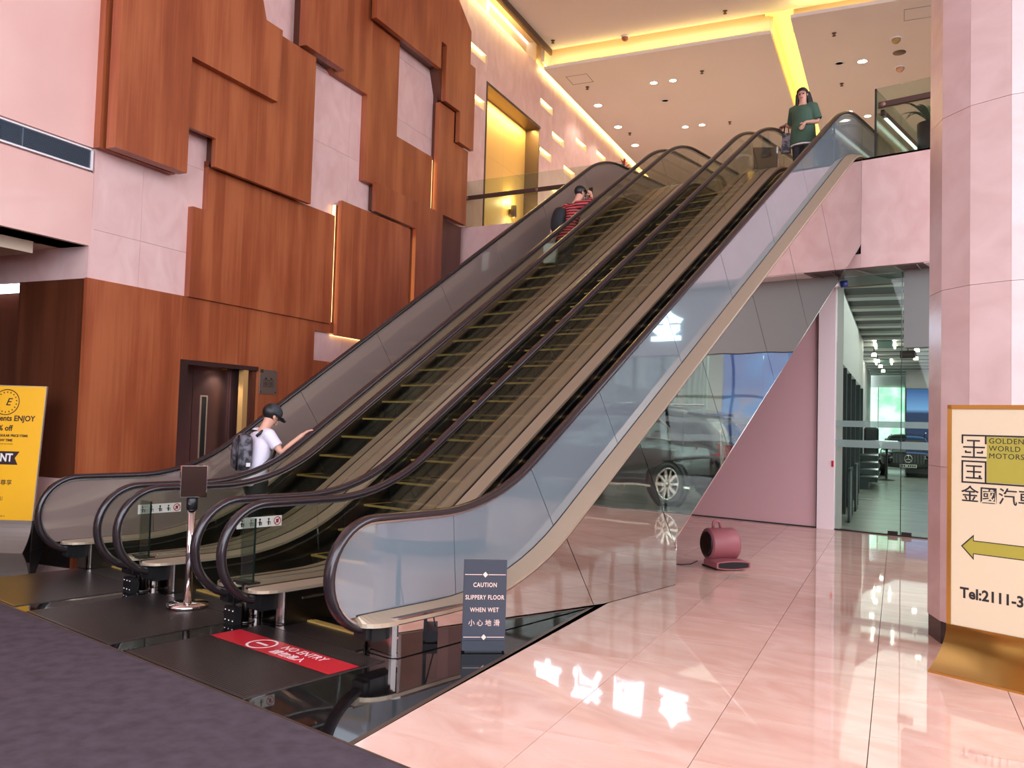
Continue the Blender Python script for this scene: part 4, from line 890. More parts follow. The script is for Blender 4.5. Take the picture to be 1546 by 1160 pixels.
    MB().box(-.06, .0, -.5, .5, .98, 1.02).build('boot_trim', M['chrome'], R); MB().box(-.05, .02, -.9, .9, .42, .46).build('bumper_trim', M['chrome'], R)
    g = MB(); g.add([(4.05,-.62,1.06),(4.05,.62,1.06),(3.2,.56,1.50*H/1.74),(3.2,-.56,1.50*H/1.74)], [(3,2,1,0)]); g.add([(4.08,-.64,1.06),(4.08,.64,1.06),(3.22,.57,1.51*H/1.74),(3.22,-.57,1.51*H/1.74)], [(0,1,2,3)]); g.build('windscreen', gl_, R)
    if front:
        gr = MB().box(L-.02, L+.03, -.52, .52, .50, .86).build('grille', BLK, R)
        sl = MB(); [sl.box(L+.03, L+.04, -.5+k*.1, -.47+k*.1, .52, .84) for k in range(11)]; sl.build('grille_bar', M['steel_dark'], gr)
        em = MB(); t = [(L+.05, .13*cos(a_), .68+.13*sin(a_)) for a_ in [2*PI*i/20 for i in range(21)]]; em.tube(t, .012, 6, cap=False)
        for a_ in (PI/2, PI/2+2*PI/3, PI/2+4*PI/3): em.tube([(L+.05, 0, .68), (L+.05, .12*cos(a_), .68+.12*sin(a_))], .014, 6)
        em.build('emblem', M['chrome'], R)
        for sg_ in (1, -1):
            MB().ball((L-.12, sg_*.76, .80), .14, .19, .09, 12, 8).build('headlight', mat('lamp_glass', lin(120,124,128), .05, .6) if 'lamp_glass' not in bpy.data.materials else bpy.data.materials['lamp_glass'], R)
        npl = MB().box(L+.03, L+.05, -.28, .28, .36, .48).build('number_plate', mat('plate_white', lin(206,204,196), .5), R)
        q = MB(); [q.box(L+.05, L+.054, -.22+k*.07, -.18+k*.07, .385, .455) for k in range(7) if k != 2]; q.build('plate_marks', M['ink'], npl)
    return R
SUV = [(.0,.42,.80,.98,.72,.80,.62),(.06,.36,.98,1.10,.86,.92,.70),(.22,.34,1.04,1.30,.92,.97,.72),(.62,.32,1.06,1.62,.96,.99,.70),(1.1,.30,1.06,1.72,.97,.99,.70),(2.2,.28,1.04,1.74,.97,.98,.71),(3.0,.28,1.02,1.62,.97,.98,.68),(3.7,.28,1.00,1.22,.97,.98,.74),(4.1,.30,.98,1.06,.97,.97,.78),(4.7,.32,.92,.98,.92,.93,.74),(5.02,.34,.82,.88,.80,.84,.66),(5.1,.40,.74,.78,.62,.7,.55)]
SED = [(x, zb, zl*.96, .3+(zt-.3)*.93, ws, wl, wt) for x, zb, zl, zt, ws, wl, wt in SUV]
paint1 = mat('paint_midnight', lin(30,36,46), .06, .3, spec=.8, coat=1.0)
paint2 = mat('paint_black', lin(20,20,22), .10, .2, spec=.8, coat=1.0)
c1 = car('car', (-1.05, 16.3, 0), 0, 'midnight blue estate car with red tail light, seen only mirrored in the escalator side', paint1, SUV); c1.scale = (1.12, 1.10, 1.20)
pf = ab(.34, 39.1, 0)
car('car', pf, T - PI/2, 'black car facing the glass doors deep in the showroom', paint2, SED, H=1.62, front=True)
# showroom lighting
lamp('showroom_light', 'AREA', ab(2.5, 20, 4.15), 340, (.96,1,.97), (0,0,-1), 8, 9)
lamp('showroom_light', 'AREA', ab(2.5, 31, 4.15), 340, (.96,1,.97), (0,0,-1), 8, 10)
# ------------------------------------------------------------------ gallery railings
railw = mat('rail_wood', lin(74,50,42), .3)
def railing(P, Q, z0, z1, zr, label, gaps=(), ends=(True, True), side=-1, edge=None):
    P, Q = Vector(P), Vector(Q); d = (Q-P); L = d.length; d.normalize(); nrm = Vector((d.y, -d.x, 0))*side
    o = empty('glass_railing', P, math.atan2(d.y, d.x), label, 'railing')
    cuts_ = [0] + list(gaps) + [L]; s = -1 if side < 0 else 1
    for a, b_ in zip(cuts_, cuts_[1:]): MB().box(a+.005, b_-.005, -.006, .006, z0-.1, z1).build('glass_pane', M['green'], o)
    oy = -.075*s
    MB().box(.06 if ends[0] else 0, L, oy-.03, oy+.03, zr-.045, zr+.045).build('handrail', railw, o, bevel=.01)
    k = max(2, int(L/1.0)); 
    for i in range(k):
        x = .14+(L-.3)*i/(k-1); q = MB(); q.lathe([(.035,0),(.035,.012),(.016,.016),(.016,.06)], (x, 0, zr), 12, (1,0,0), (0,0,1), (0,-s,0)); q.build('bracket', M['steel'], o)
        MB().lathe([(.036,0),(.034,.006),(0,.008)], (x, oy-s*.03, zr), 14, (1,0,0), (0,0,1), (0,-s,0)).build('rail_cap', mat('cap_rose', lin(150,110,106), .3, .4) if 'cap_rose' not in bpy.data.materials else bpy.data.materials['cap_rose'], o)
    MB().box(0, L, -.02, .02, z0-.10, z0+.01).build('shoe', M['bronze'], o)
    return o
r_ = railing((-4.03, 13.62, 0), (2.5, 13.62, 0), 5.86, 6.98, 6.68, 'glass railing with brown handrail beside the marble pillar', gaps=(1.4, 2.8, 4.2), side=1)
MB().box(-.012, .012, -.016, .016, 5.82, 6.98).build('edge_post', M['black'], r_)
r_ = railing((-4.03, 13.64, 0), (-4.03, 16.5, 0), 5.86, 6.98, 6.62, 'glass return railing running back along the outer escalator top', gaps=(1.4,), side=1)
MB().box(.2, 2.6, -.11, -.06, 6.555, 6.568).build('rail_light', mat('rail_led', lin(240,246,240), .4, emit=(.9,1,.95,1), es=1.5), r_)
railing((-12.84, 13.66, 0), (-9.12, 14.34, 0), 5.86, 6.93, 6.53, 'glass railing with brown handrail between the wood wall and the first escalator', gaps=(1.3, 2.6), side=1)

# ------------------------------------------------------------------ sconce in the niche
o = empty('wall_sconce', ab(WB-.39, 19.65, 7.04), T, 'dark cylinder wall lamp glowing upward in the gold-lit niche', 'wall lamp')
MB().lathe([(.0,-.16),(.075,-.16),(.075,.14),(.06,.14),(.06,.10),(0,.10)], (.12,0,0), 18).build('shade', M['bronze'], o)
MB().lathe([(0,.105),(.055,.105)], (.12,0,0), 14).build('lamp', M['led_white'], o); MB().box(0, .06, -.03, .03, -.06, .06).build('bracket', M['bronze'], o)
lamp('sconce_lamp', 'POINT', ab(WB-.25, 19.65, 7.30), 26, (1,.80,.35), sx=.05)
lamp('sconce_lamp', 'POINT', ab(WB-.25, 19.65, 6.82), 5, (1,.85,.5), sx=.04)
o = empty('speaker_post', ab(WB+.35, 19.3, FLZ), T+.3, 'dark slanted sign panel standing before the glowing sconce', 'sign')
MB().obox((.0, 0, 1.0), (.02,0,0), (0,.13,0), (.10,0,.24)).build('panel', M['black'], o); MB().tube([(0,0,0),(0,0,.85)], .018, 8).build('pole', M['steel_dark'], o); MB().lathe([(.14,0),(.14,.015),(.02,.02)], n=16).build('base', M['steel_dark'], o)

# ------------------------------------------------------------------ stanchion sign at the foot of the middle escalator
FC = math.atan2(-rt.y, rt.x)
yaw = PSI
o = empty('sign_stand', (-6.52, 3.77, .0075), yaw, 'chrome stanchion with a brown double-sided sign box on a round base', 'sign')
MB().lathe([(0,0),(.165,0),(.168,.012),(.165,.028),(.06,.036),(.04,.04)], n=36).build('base', M['chrome'], o)
MB().lathe([(.031,.036),(.031,.80)], n=20).build('pole', M['chrome'], o)
MB().lathe([(.034,.79),(.045,.80),(.045,.885),(.034,.90),(.0,.90)], n=20).build('collar', M['black'], o); MB().lathe([(.014,.0),(.014,.004)], (0,-.046,.85), 10, (1,0,0), (0,0,1), (0,-1,0)).build('clip', M['chrome'], o)
q = MB(); q.box(-.10, .105, -.05, .05, .90, 1.16); bx_ = q.build('sign_box', M['chrome'], o)
bx_.rotation_euler = (0,0,.45)
for s in (-1, 1): MB().box(-.096, .101, s*.0505-.0015, s*.0505+.0015, .905, 1.155).build('sign_face', mat('sign_brown', lin(46,29,22), .10) if s < 0 else bpy.data.materials['sign_brown'], bx_)

# twin of it at the top, between the machines
o = empty('sign_stand', (U1+2*PIT-.182, 13.55, 5.86), .55, 'brown framed sign on a brass post between the escalator tops', 'sign')
MB().box(-.20, .20, -.02, .02, .14, .50).build('sign_box', mat('sign_olive', lin(92,76,54), .2), o); q = MB(); q.box(-.21, -.195, -.025, .025, .13, .51); q.box(.195, .21, -.025, .025, .13, .51); q.build('frame', M['chrome'], o)
MB().lathe([(.05,0),(.05,.006),(.03,.01),(.03,.15)], n=14).build('post', M['chrome'], o)

# ------------------------------------------------------------------ caution board
o = empty('caution_board', (-3.915, 4.50, .0), math.atan2(.22, .216), 'dark navy board reading CAUTION SLIPPERY FLOOR WHEN WET on black granite', 'sign')
navy = mat('navy_board', lin(44,46,58), .45); navy2 = mat('navy_base', lin(40,42,52), .5)
MB().box(-.150, .150, -.012, .012, .08, .635).build('board', navy, o, bevel=.002)
MB().box(-.150, .150, -.015, .09, .012, .08).build('foot', navy2, o); MB().box(-.13, .13, 0, .085, 0, .012).build('rubber_pad', M['black'], o)
MB().obox((0, .045, .20), (.012,0,0), (0,.03,-.13), (0,.004,.002)).build('rear_strut', navy2, o)
pk = mat('print_peach', lin(236,196,178), .5)
FV = lambda x, z, y=-.0125: frame((x, y, z), (1,0,0), (0,0,1))
def serif(body, size, z, **k): return text(body, size, pk, o, FV(0, z), **k)
for z, s, t, sx in ((.463, .043, 'CAUTION', .80), (.377, .043, 'SLIPPERY FLOOR', .78), (.291, .043, 'WHEN WET', .80)): text(t, s, pk, o, FV(0, z), bold=.0004, sx=sx, space=1.10)
text('小 心 地 滑', .048, pk, o, FV(0, .200), sx=.95)
for z in (.535, .105):
    q = MB(); q.box(-.142, -.022, -.0132, -.0118, z-.002, z+.002); q.box(.022, .142, -.0132, -.0118, z-.002, z+.002)
    q.add([(0,-.0132,z-.02),(.018,-.0132,z),(0,-.0132,z+.02),(-.018,-.0132,z)], [(0,1,2,3)]); q.build('rule', pk, o)

# ------------------------------------------------------------------ yellow standee at the left
c0 = rt*(-5.60) + Vector((fw.x, fw.y, 0)).normalized()*(Vector((-10.335,3.908,0)).dot(Vector((fw.x, fw.y, 0)).normalized())); c0.z = 0
o = empty('advert_stand', c0, yaw, 'yellow advertising standee with black lettering on a curved white foot', 'advertising stand')
LEAN = Matrix.Rotation(-.10, 4, 'X')
yel = mat('poster_yellow', lin(246,176,16), .45); 
def lean(b): 
    for i, v in enumerate(b.v): b.v[i] = tuple(LEAN @ (Vector(v)-Vector((0,0,.34))) + Vector((0,0,.34)))
    return b
lean(MB().box(-.30, .25, -.012, .012, .34, 1.86)).build('board', yel, o); q = MB(); q.box(.25, .258, -.014, .014, .34, 1.866); q.box(-.308, -.30, -.014, .014, .34, 1.866); q.box(-.30, .25, -.014, .014, 1.858, 1.866); lean(q).build('frame', M['steel'], o)
ft = []
for k in range(9): t = k/8; ft.append((-.16*t*t, .34*(1-t)))
poly = [(y, z) for y, z in ft] + [(y-.012, z-.0) for y, z in ft][::-1]
MB().prism(poly, -.30, .25, lambda u, v, d: (d, u, v)).build('foot', mat('foot_silver', lin(160,142,132), .3, .4), o)
MB().prism([(-.02,.0),(.0,.34),(.05,.34),(.25,0)], .251, .262, lambda u, v, d: (d, u, v)).build('side_cheek', M['black'], o)
FL = lambda x, z: Matrix.Translation((0,0,.34)) @ LEAN @ Matrix.Translation((0,0,-.34)) @ frame((x, -.0125, z), (1,0,0), (0,0,1))
ink = mat('poster_ink', lin(48,20,14), .5)
text('residents ENJOY', .088, ink, o, FL(.16, 1.485), bold=.0022, align='RIGHT', sx=.92); text('20% off', .088, ink, o, FL(-.085, 1.372), bold=.0022, align='RIGHT', sx=.92)
text('ON REGULAR PRICE ITEMS', .036, ink, o, FL(.10, 1.288), bold=.0016, align='RIGHT'); text('ANY TIME', .036, ink, o, FL(-.07, 1.235), bold=.0016, align='RIGHT'); text('valid until end of year', .022, ink, o, FL(-.06, 1.195), align='RIGHT')
plate_poly([(-.29,-.075),(.02,-.075),(.005,0),(.028,.075),(-.29,.075)] and [(-.29,-.075),(.02,-.075),(-.02,0),(.028,.075),(-.29,.075)], ink, o, FL(0, 1.035), 'ribbon'); text('DISCOUNT', .125, M['letter_white'], o, FL(-.045, 1.035) @ Matrix.Translation((0,0,.001)), bold=.004, align='RIGHT', sx=.82)
text('住戶尊享', .066, ink, o, FL(-.02, .755), bold=.0006, align='RIGHT'); text('（正價貨品）', .048, ink, o, FL(-.08, .575), bold=.0003, align='RIGHT', sx=.8); text('八折', .06, ink, o, FL(-.235, .44), bold=.0003, align='RIGHT')
text('terms and conditions apply_it', .022, ink, o, FL(-.06, .385), align='RIGHT')
q = MB(); n = 40; ring = [(-.185+a*cos(2*PI*i/n), -.0135, 1.672+a*sin(2*PI*i/n)) for a in (.150, .140) for i in range(n)]; q.add(ring, [(i, (i+1) % n, n+(i+1) % n, n+i) for i in range(n)]); lean(q).build('badge_ring', ink, o)
text('E', .12, ink, o, FL(-.165, 1.672), bold=.001, shear=.3); 
for i in range(18):
    t = 2*PI*i/18; plate_poly([(-.006,-.008),(.006,-.008),(.006,.008),(-.006,.008)], ink, o, FL(-.185+.115*sin(t), 1.672+.115*cos(t)) @ Matrix.Rotation(-t, 4, 'Z'), 'badge_mark')

# ------------------------------------------------------------------ direction sign at the right
an = math.radians(-11); sd = Vector((cos(an), sin(an), 0)); sn = Vector((-sin(an), cos(an), 0))
so_ = sd*(-2.10) + sn*(5.937+.15)
o = empty('direction_sign', so_, an, 'cream direction sign with olive logo and arrow on a flared gold foot', 'sign')
W0_, W1_ = -.525, .47
crm = mat('sign_cream', lin(212,192,160), .5); olv = mat('sign_olive_green', lin(160,148,52), .5)
MB().box(W0_+.025, W1_-.025, -.004, .02, .30, 1.778).build('board', crm, o)
q = MB(); q.box(W0_, W0_+.027, -.012, .026, .30, 1.806); q.box(W1_-.027, W1_, -.012, .026, .30, 1.806); q.box(W0_, W1_, -.012, .026, 1.778, 1.806); q.build('frame', M['brass'], o)
ft = []
for k in range(13): t = k/12; ft.append((-.012-.20*t**2.0, .305*(1-t)+.012*t))
poly = ft + [(y+.010, z-.004) for y, z in ft][::-1]
mb = MB(); fr = []
vs = []
for k, (y, z) in enumerate(ft):
    e = .03*(k/12)**2; vs += [(W0_-e, y, z), (W1_+e, y, z)]
mb.add(vs + [(x, y+.008, z-.005) for x, y, z in vs], [(2*k, 2*k+1, 2*k+3, 2*k+2) for k in range(12)] + [(26+2*k+2, 26+2*k+3, 26+2*k+1, 26+2*k) for k in range(12)] + [(2*k, 2*k+2, 26+2*k+2, 26+2*k) for k in range(12)], True)
mb.box(W0_-.03, W1_+.03, -.214, -.205, 0, .015); mb.build('flared_foot', M['brass'], o)
MB().box(W0_+.05, W1_-.05, -.20, .22, 0, .008).build('base_plate', M['steel_dark'], o)
FS = lambda x, z, d=-.0045: frame((x, d, z), (1,0,0), (0,0,1))
lx0, lx1, lz0, lz1 = -.432, -.272, 1.275, 1.604          # boxed emblem
q = MB()
def bar(x0, x1, z0, z1): q.box(x0, x1, -.006, -.0035, z0, z1)
w_ = .0105
bar(lx0, W1_-.04, lz1-w_, lz1); bar(lx0, lx0+w_, lz1-.062, lz1); bar(lx1-w_, lx1, lz1-.062, lz1)
bar(lx0+.035, lx1-.042, lz1-.046, lz1-.046+w_); bar(lx0+.010, lx1-.010, lz1-.090, lz1-.090+w_); bar((lx0+lx1)/2-w_/2, (lx0+lx1)/2+w_/2, lz1-.150, lz1-.046)
bar(lx0+.022, lx0+.062, lz1-.126, lz1-.126+w_); bar(lx0+.022, lx0+.022+w_, lz1-.126, lz1-.108); bar(lx1-.062, lx1-.022, lz1-.126, lz1-.126+w_); bar(lx1-.022-w_, lx1-.022, lz1-.126, lz1-.108); bar(lx0, lx1, lz1-.158, lz1-.158+w_)
z5 = lz1-.176
bar(lx0, lx1, z5-w_, z5); bar(lx0, lx0+w_, lz0, z5); bar(lx1-w_, lx1, lz0, z5); bar(lx0, W1_-.04, lz0, lz0+w_)
bar(lx0+.028, lx1-.028, z5-.042, z5-.042+w_); bar(lx0+.034, lx1-.034, z5-.080, z5-.080+w_); bar(lx0+.028, lx1-.028, z5-.122, z5-.122+w_); bar((lx0+lx1)/2-w_/2, (lx0+lx1)/2+w_/2, z5-.122, z5-.034)
q.lathe([(0,0),(.008,0)], (lx1-.042, -.0062, z5-.104), 12, (1,0,0), (0,0,1), (0,-1,0)); q.build('emblem', M['ink'], o)
MB().box(lx1+.002, W1_-.04, -.0052, -.0035, lz0+w_+.002, lz1-w_-.002).build('logo_panel', olv, o)
for k, t in enumerate(('GOLDEN', 'WORLD', 'MOTORS')): text(t, .050, M['ink'], o, FS(lx1+.014, lz1-.040-k*.050, -.0056), align='LEFT', space=1.10, sx=1.0)
text('金國汽車', .118, M['ink'], o, FS(lx0-.004, 1.193), align='LEFT', bold=.0009, sx=1.0)
ap = [(0,0),(.083,.086),(.083,.046),(.80,.046),(.80,-.046),(.083,-.046),(.083,-.086)]
plate_poly(ap, M['ink'], o, FS(lx0-.002, .845, -.0042), 'arrow_outline')
plate_poly([(.012,0),(.078,.068),(.078,.040),(.80,.040),(.80,-.040),(.078,-.040),(.078,-.068)], olv, o, FS(lx0-.002, .845, -.0050), 'arrow')
text('Tel:2111-3332', .098, M['ink'], o, FS(lx0-.006, .528), align='LEFT', bold=.0030, sx=.93)

# ------------------------------------------------------------------ air mover on the marble floor
o = empty('air_mover', (-4.40, 9.19, 0), math.radians(55), 'small dusty red floor blower fan with a black intake on the marble floor', 'fan')
red = mat('blower_red', lin(152,84,88), .5); AXL = dict(ax=(0,1,0), ay=(0,0,1), az=(1,0,0))
MB().lathe([(.0,-.19),(.10,-.19),(.105,-.175),(.165,-.175),(.182,-.16),(.185,.14),(.176,.165),(.12,.175),(0,.175)], (0,0,.262), 30, **AXL).build('housing', red, o)
MB().lathe([(0,-.194),(.135,-.194),(.145,-.182)], (0,0,.262), 26, **AXL).build('intake_grille', M['black'], o)
q = MB(); [q.lathe([(r,-.199),(r+.004,-.199)], (0,0,.262), 24, **AXL) for r in (.04,.075,.11)]; q.build('grille_ring', M['steel_dark'], o)
oval = [(.235*cos(t)*(1 if abs(cos(t)) < .9 else 1), .058+.052*sin(t)) for t in [2*PI*i/28 for i in range(28)]]
oval = [(max(-.215, min(.215, u*1.15)), v) for u, v in oval]
nz = MB(); nz.prism(oval, -.30, -.0, lambda u, v, d: (u*.98, d, v+.004)); nz.build('outlet_nozzle', red, o)
MB().prism([(u*.88, .062+(v-.058)*.70) for u, v in oval], -.305, -.30, lambda u, v, d: (u, d, v)).build('outlet_mouth', M['black'], o)
MB().tube([(-.10,.0,.43),(-.10,.0,.505),(-.085,0,.525),(-.02,0,.515),(.0,.0,.435)], .016, 8).build('handle', red, o)
for x in (-.15, .15): MB().box(x-.03, x+.03, -.2, .1, 0, .02).build('rubber_foot', M['black'], o)
cd = MB().tube([(-4.60,9.02,.06),(-4.66,8.97,.02),(-4.75,8.9,.008),(-5.1,8.85,.008),(-5.6,9.2,.008)], .006, 6).build('power_cord', M['black']); tag(cd, 'thin black power cord running from the blower behind the mirror cladding', 'cord')

# ------------------------------------------------------------------ plants
leaf = mat('leaf_dark', lin(58,84,50), .4); leafr = mat('bract_red', lin(196,40,44), .4)
def blades(par, c, n, ln, wd, m, lift=(.6,1.2), droop=.8, name='leaf', seed=1):
    rd = random.Random(seed)
    for i in range(n):
        t = 2*PI*i/n + rd.uniform(-.25,.25); el = rd.uniform(*lift); L_ = ln*rd.uniform(.75,1.1); d = Vector((cos(t), sin(t), 0)); s = Vector((-sin(t), cos(t), 0))
        vs = []; p = Vector(c); e = el
        for k in range(7):
            w2 = wd*(.6+.6*k/3 if k < 3 else 1.2*(6-k)/3+.02)*.5; up_ = d*(-sin(e))+Vector((0,0,cos(e)))
            vs += [p+s*w2+up_*w2*.35, p-up_*0, p-s*w2+up_*w2*.35]; p = p+(d*cos(e)+Vector((0,0,sin(e))))*(L_/6); e -= droop*.30*(k*.35+.4)
        mb = MB(); mb.add(vs, [(3*k+j, 3*k+j+1, 3*k+j+4, 3*k+j+3) for k in range(6) for j in (0,1)], True); mb.build(name, m, par)
o = empty('bromeliad', (-9.9, 15.6, FLZ), 0, 'red-flowered bromeliad in a planter behind the first escalator top', 'plant')
MB().lathe([(.0,0),(.2,0),(.26,.55),(.24,.55),(.2,.48),(0,.46)], n=20).build('pot', mat('pot_dark', lin(70,60,54), .4), o)
MB().lathe([(.05,.46),(.05,1.30),(.03,1.32)], n=10).build('stem', leaf, o)
blades(o, (0,0,1.22), 15, .72, .07, leaf, (.2,1.1), .75, seed=4); blades(o, (0,0,1.42), 9, .24, .05, leafr, (.5,1.3), .5, 'bract', 5); blades(o, (0,0,1.54), 6, .22, .045, leafr, (1.0,1.5), .3, 'bract', 6)
o = empty('spider_plant', (-3.50, 14.8, FLZ), 0, 'strap-leaved plant in a tall dark pot behind the right glass railing', 'plant')
MB().lathe([(0,0),(.13,0),(.15,.25),(.21,.40),(.22,.95),(.19,.95),(.18,.88),(0,.86)], n=22).build('pot', M['black'], o)
blades(o, (0,0,.9), 18, .74, .06, leaf, (.85,1.4), .85, seed=9)
# ------------------------------------------------------------------ people
def skin(name, V, E_, m, parent, lv=2):
    # V: {key: (pos, rx, ry)}; E_: list of key pairs; the first key is the root
    keys = list(V); me = bpy.data.meshes.new(name); me.from_pydata([tuple(V[k][0]) for k in keys], [(keys.index(a), keys.index(b)) for a, b in E_], [])
    o = bpy.data.objects.new(name, me); C.objects.link(o)
    md = o.modifiers.new('skin', 'SKIN'); md.use_smooth_shade = True; md.branch_smoothing = .6
    for i, k in enumerate(keys):
        sv = me.skin_vertices[0].data[i]; sv.radius = (V[k][1], V[k][2]); sv.use_root = (i == 0)
    sb = o.modifiers.new('sub', 'SUBSURF'); sb.levels = lv; sb.render_levels = lv
    bpy.context.view_layer.update()
    m2 = bpy.data.meshes.new_from_object(o.evaluated_get(bpy.context.evaluated_depsgraph_get())); m2.name = name
    bpy.data.objects.remove(o); bpy.data.meshes.remove(me)
    m2.materials.clear(); m2.materials.append(m); m2.polygons.foreach_set('use_smooth', [True]*len(m2.polygons))
    o = bpy.data.objects.new(name, m2); C.objects.link(o); o.parent = parent; return o
skin_m = mat('skin', lin(214,158,134), .5, spec=.35); hair_m = mat('hair_black', lin(24,18,18), .45)
def person(label, J, face, clothes, rz_hint=None, hands=None):
    base = (J['ankL'] + J['ankR'])/2; base.z = min(J['ankL'].z, J['ankR'].z)-.08
    R = empty('person', base, 0, label, 'person'); O = base
    P = {k: v-O for k, v in J.items()}
    H = P['head']; up_ = (H-P['neck']).normalized(); f = Vector(face).normalized(); f = (f-up_*f.dot(up_)).normalized(); sd_ = f.cross(up_)   # to the person's right
    V = {'pel': (P['pel'], .13, .10), 'spi': (P['spi'], .125, .095), 'che': (P['che'], .145, .105), 'nkb': (P['nkb'], .07, .065), 'nek': (P['neck'], .052, .055), 'jaw': (H-up_*.055+f*.012, .062, .072), 'hed': (H+up_*.03-f*.006, .076, .094), 'top': (H+up_*.088-f*.012, .052, .066)}
    E_ = [('pel','spi'),('spi','che'),('che','nkb'),('nkb','nek'),('nek','jaw'),('jaw','hed'),('hed','top')]
    for s in 'RL':
        V['sh'+s] = (P['sh'+s], .055, .055); V['ua'+s] = (P['sh'+s].lerp(P['el'+s], .5), .046, .046); V['el'+s] = (P['el'+s], .038, .038); V['fa'+s] = (P['el'+s].lerp(P['wr'+s], .35), .040, .040); V['wr'+s] = (P['wr'+s], .027, .024)
        E_ += [('che','sh'+s),('sh'+s,'ua'+s),('ua'+s,'el'+s),('el'+s,'fa'+s),('fa'+s,'wr'+s)]
        hd, hn = (Vector(v).normalized() for v in (hands or {}).get(s, ((0,0,-1),(1 if s == 'R' else -1,0,0))))
        hs = hd.cross(hn).normalized()*(1 if s == 'R' else -1)
        V['pa'+s] = (P['wr'+s]+hd*.06, .034, .018); E_.append(('wr'+s,'pa'+s))
        for k, (off_, l_) in enumerate(((-.026,.062),(-.009,.072),(.009,.068),(.025,.054))):
            a = P['wr'+s]+hd*.09+hs*off_; V['f%d%s' % (k, s)] = (a, .0105, .0105); V['g%d%s' % (k, s)] = (a+hd*l_*.55-hn*.010, .0095, .0095); V['h%d%s' % (k, s)] = (a+hd*l_*.85-hn*.032, .008, .008)
            E_ += [('pa'+s,'f%d%s' % (k, s)),('f%d%s' % (k, s),'g%d%s' % (k, s)),('g%d%s' % (k, s),'h%d%s' % (k, s))]
        V['t0'+s] = (P['wr'+s]+hd*.045-hs*.040-hn*.008, .012, .012); V['t1'+s] = (P['wr'+s]+hd*.080-hs*.058-hn*.022, .010, .010); E_ += [('pa'+s,'t0'+s),('t0'+s,'t1'+s)]
        V['hi'+s] = (P['hi'+s], .088, .088); V['th'+s] = (P['hi'+s].lerp(P['kn'+s], .5), .070, .072); V['kn'+s] = (P['kn'+s], .052, .054); V['ca'+s] = (P['kn'+s].lerp(P['ank'+s], .35), .052, .055); V['an'+s] = (P['ank'+s], .035, .038)
        tf = Vector((f.x, f.y, 0)).normalized(); V['to'+s] = (P['ank'+s]+tf*.15-Vector((0,0,.045)), .040, .025)
        E_ += [('pel','hi'+s),('hi'+s,'th'+s),('th'+s,'kn'+s),('kn'+s,'ca'+s),('ca'+s,'an'+s),('an'+s,'to'+s)]
    body = skin('body', V, E_, skin_m, R)
    # face
    q = MB(); q.ball(H+f*.092-up_*.012, .011, .014, .020, 8, 6); q.build('nose', skin_m, R)
    for s in (1, -1):
        e = MB(); e.ball(H+f*.080+sd_*s*.030+up_*.012, .013, .013, .008, 8, 6); e.build('eye', mat('eye_dark', lin(40,28,24), .2) if 'eye_dark' not in bpy.data.materials else bpy.data.materials['eye_dark'], R)
        e = MB(); e.ball(H+sd_*s*.080-f*.004, .012, .02, .030, 8, 6); e.build('ear', skin_m, R)
    MB().tube([H+f*.082-up_*.052-sd_*.022, H+f*.088-up_*.054, H+f*.082-up_*.052+sd_*.022], .006, 6).build('mouth', mat('lip', lin(176,92,84), .4) if 'lip' not in bpy.data.materials else bpy.data.materials['lip'], R)
    FR = Matrix((sd_, f, up_)).transposed()
    return R, P, H, up_, f, sd_, FR
def fuse(name, mb, m, R, vox=.013):
    me = mb.mesh(name); o = bpy.data.objects.new(name, me); C.objects.link(o)
    r = o.modifiers.new('remesh', 'REMESH'); r.mode = 'VOXEL'; r.voxel_size = vox
    sm = o.modifiers.new('smooth', 'SMOOTH'); sm.factor = .5; sm.iterations = 5
    bpy.context.view_layer.update()
    m2 = bpy.data.meshes.new_from_object(o.evaluated_get(bpy.context.evaluated_depsgraph_get())); m2.name = name
    bpy.data.objects.remove(o); bpy.data.meshes.remove(me)
    m2.materials.clear(); m2.materials.append(m); m2.polygons.foreach_set('use_smooth', [True]*len(m2.polygons))
    o = bpy.data.objects.new(name, m2); C.objects.link(o); o.parent = R; return o
def loft(mb, rings, n=18):
    vs = [c + s*(rx*cos(2*PI*i/n)) + q*(ry*sin(2*PI*i/n)) for c, s, q, rx, ry in rings for i in range(n)]; k = len(rings)
    mb.add(vs, [(r*n+i, r*n+(i+1) % n, (r+1)*n+(i+1) % n, (r+1)*n+i) for r in range(k-1) for i in range(n)] + [tuple(range(n))[::-1], tuple((k-1)*n+i for i in range(n))], True); return mb
def shirt(R, P, m, grow=.015, sleeve=.6, hem=.1, name='shirt', fore=0.0, flare=0.0):
    ac = (P['shR']-P['shL']).normalized(); g = grow; mb = MB()
    def ring(c, rx, ry): return (c, ac, Vector((0,0,1)).cross(ac).normalized(), rx+g, ry+g)
    pb = P['pel']-Vector((0,0,hem)); mid = (P['shR']+P['shL'])/2
    loft(mb, [ring(pb, .165+flare, .125+flare*.8), ring(P['pel']+Vector((0,0,.04)), .160+flare*.7, .120+flare*.5), ring(P['spi'], .150+flare*.3, .112), ring(P['che'], .165, .122), ring(mid.lerp(P['che'], .25), .165, .105), ring(mid.lerp(P['nkb'], .45)+Vector((0,0,.015)), .115, .085), ring(P['nkb']+Vector((0,0,.0)), .070, .068)])
    for s in 'RL':
        S, E1, W = P['sh'+s], P['el'+s], P['wr'+s]; e = S.lerp(E1, sleeve)
        pts = [S.lerp(mid, .35), S, S.lerp(E1, sleeve*.5), e]; rr = [.075+g, .068+g, .060+g, .058+g]
        if fore: pts = pts[:3] + [E1, E1.lerp(W, fore)]; rr = rr[:3] + [.052+g, .044+g]
        mb.tube(pts, rr, 14)
    return fuse(name, mb, m, R)
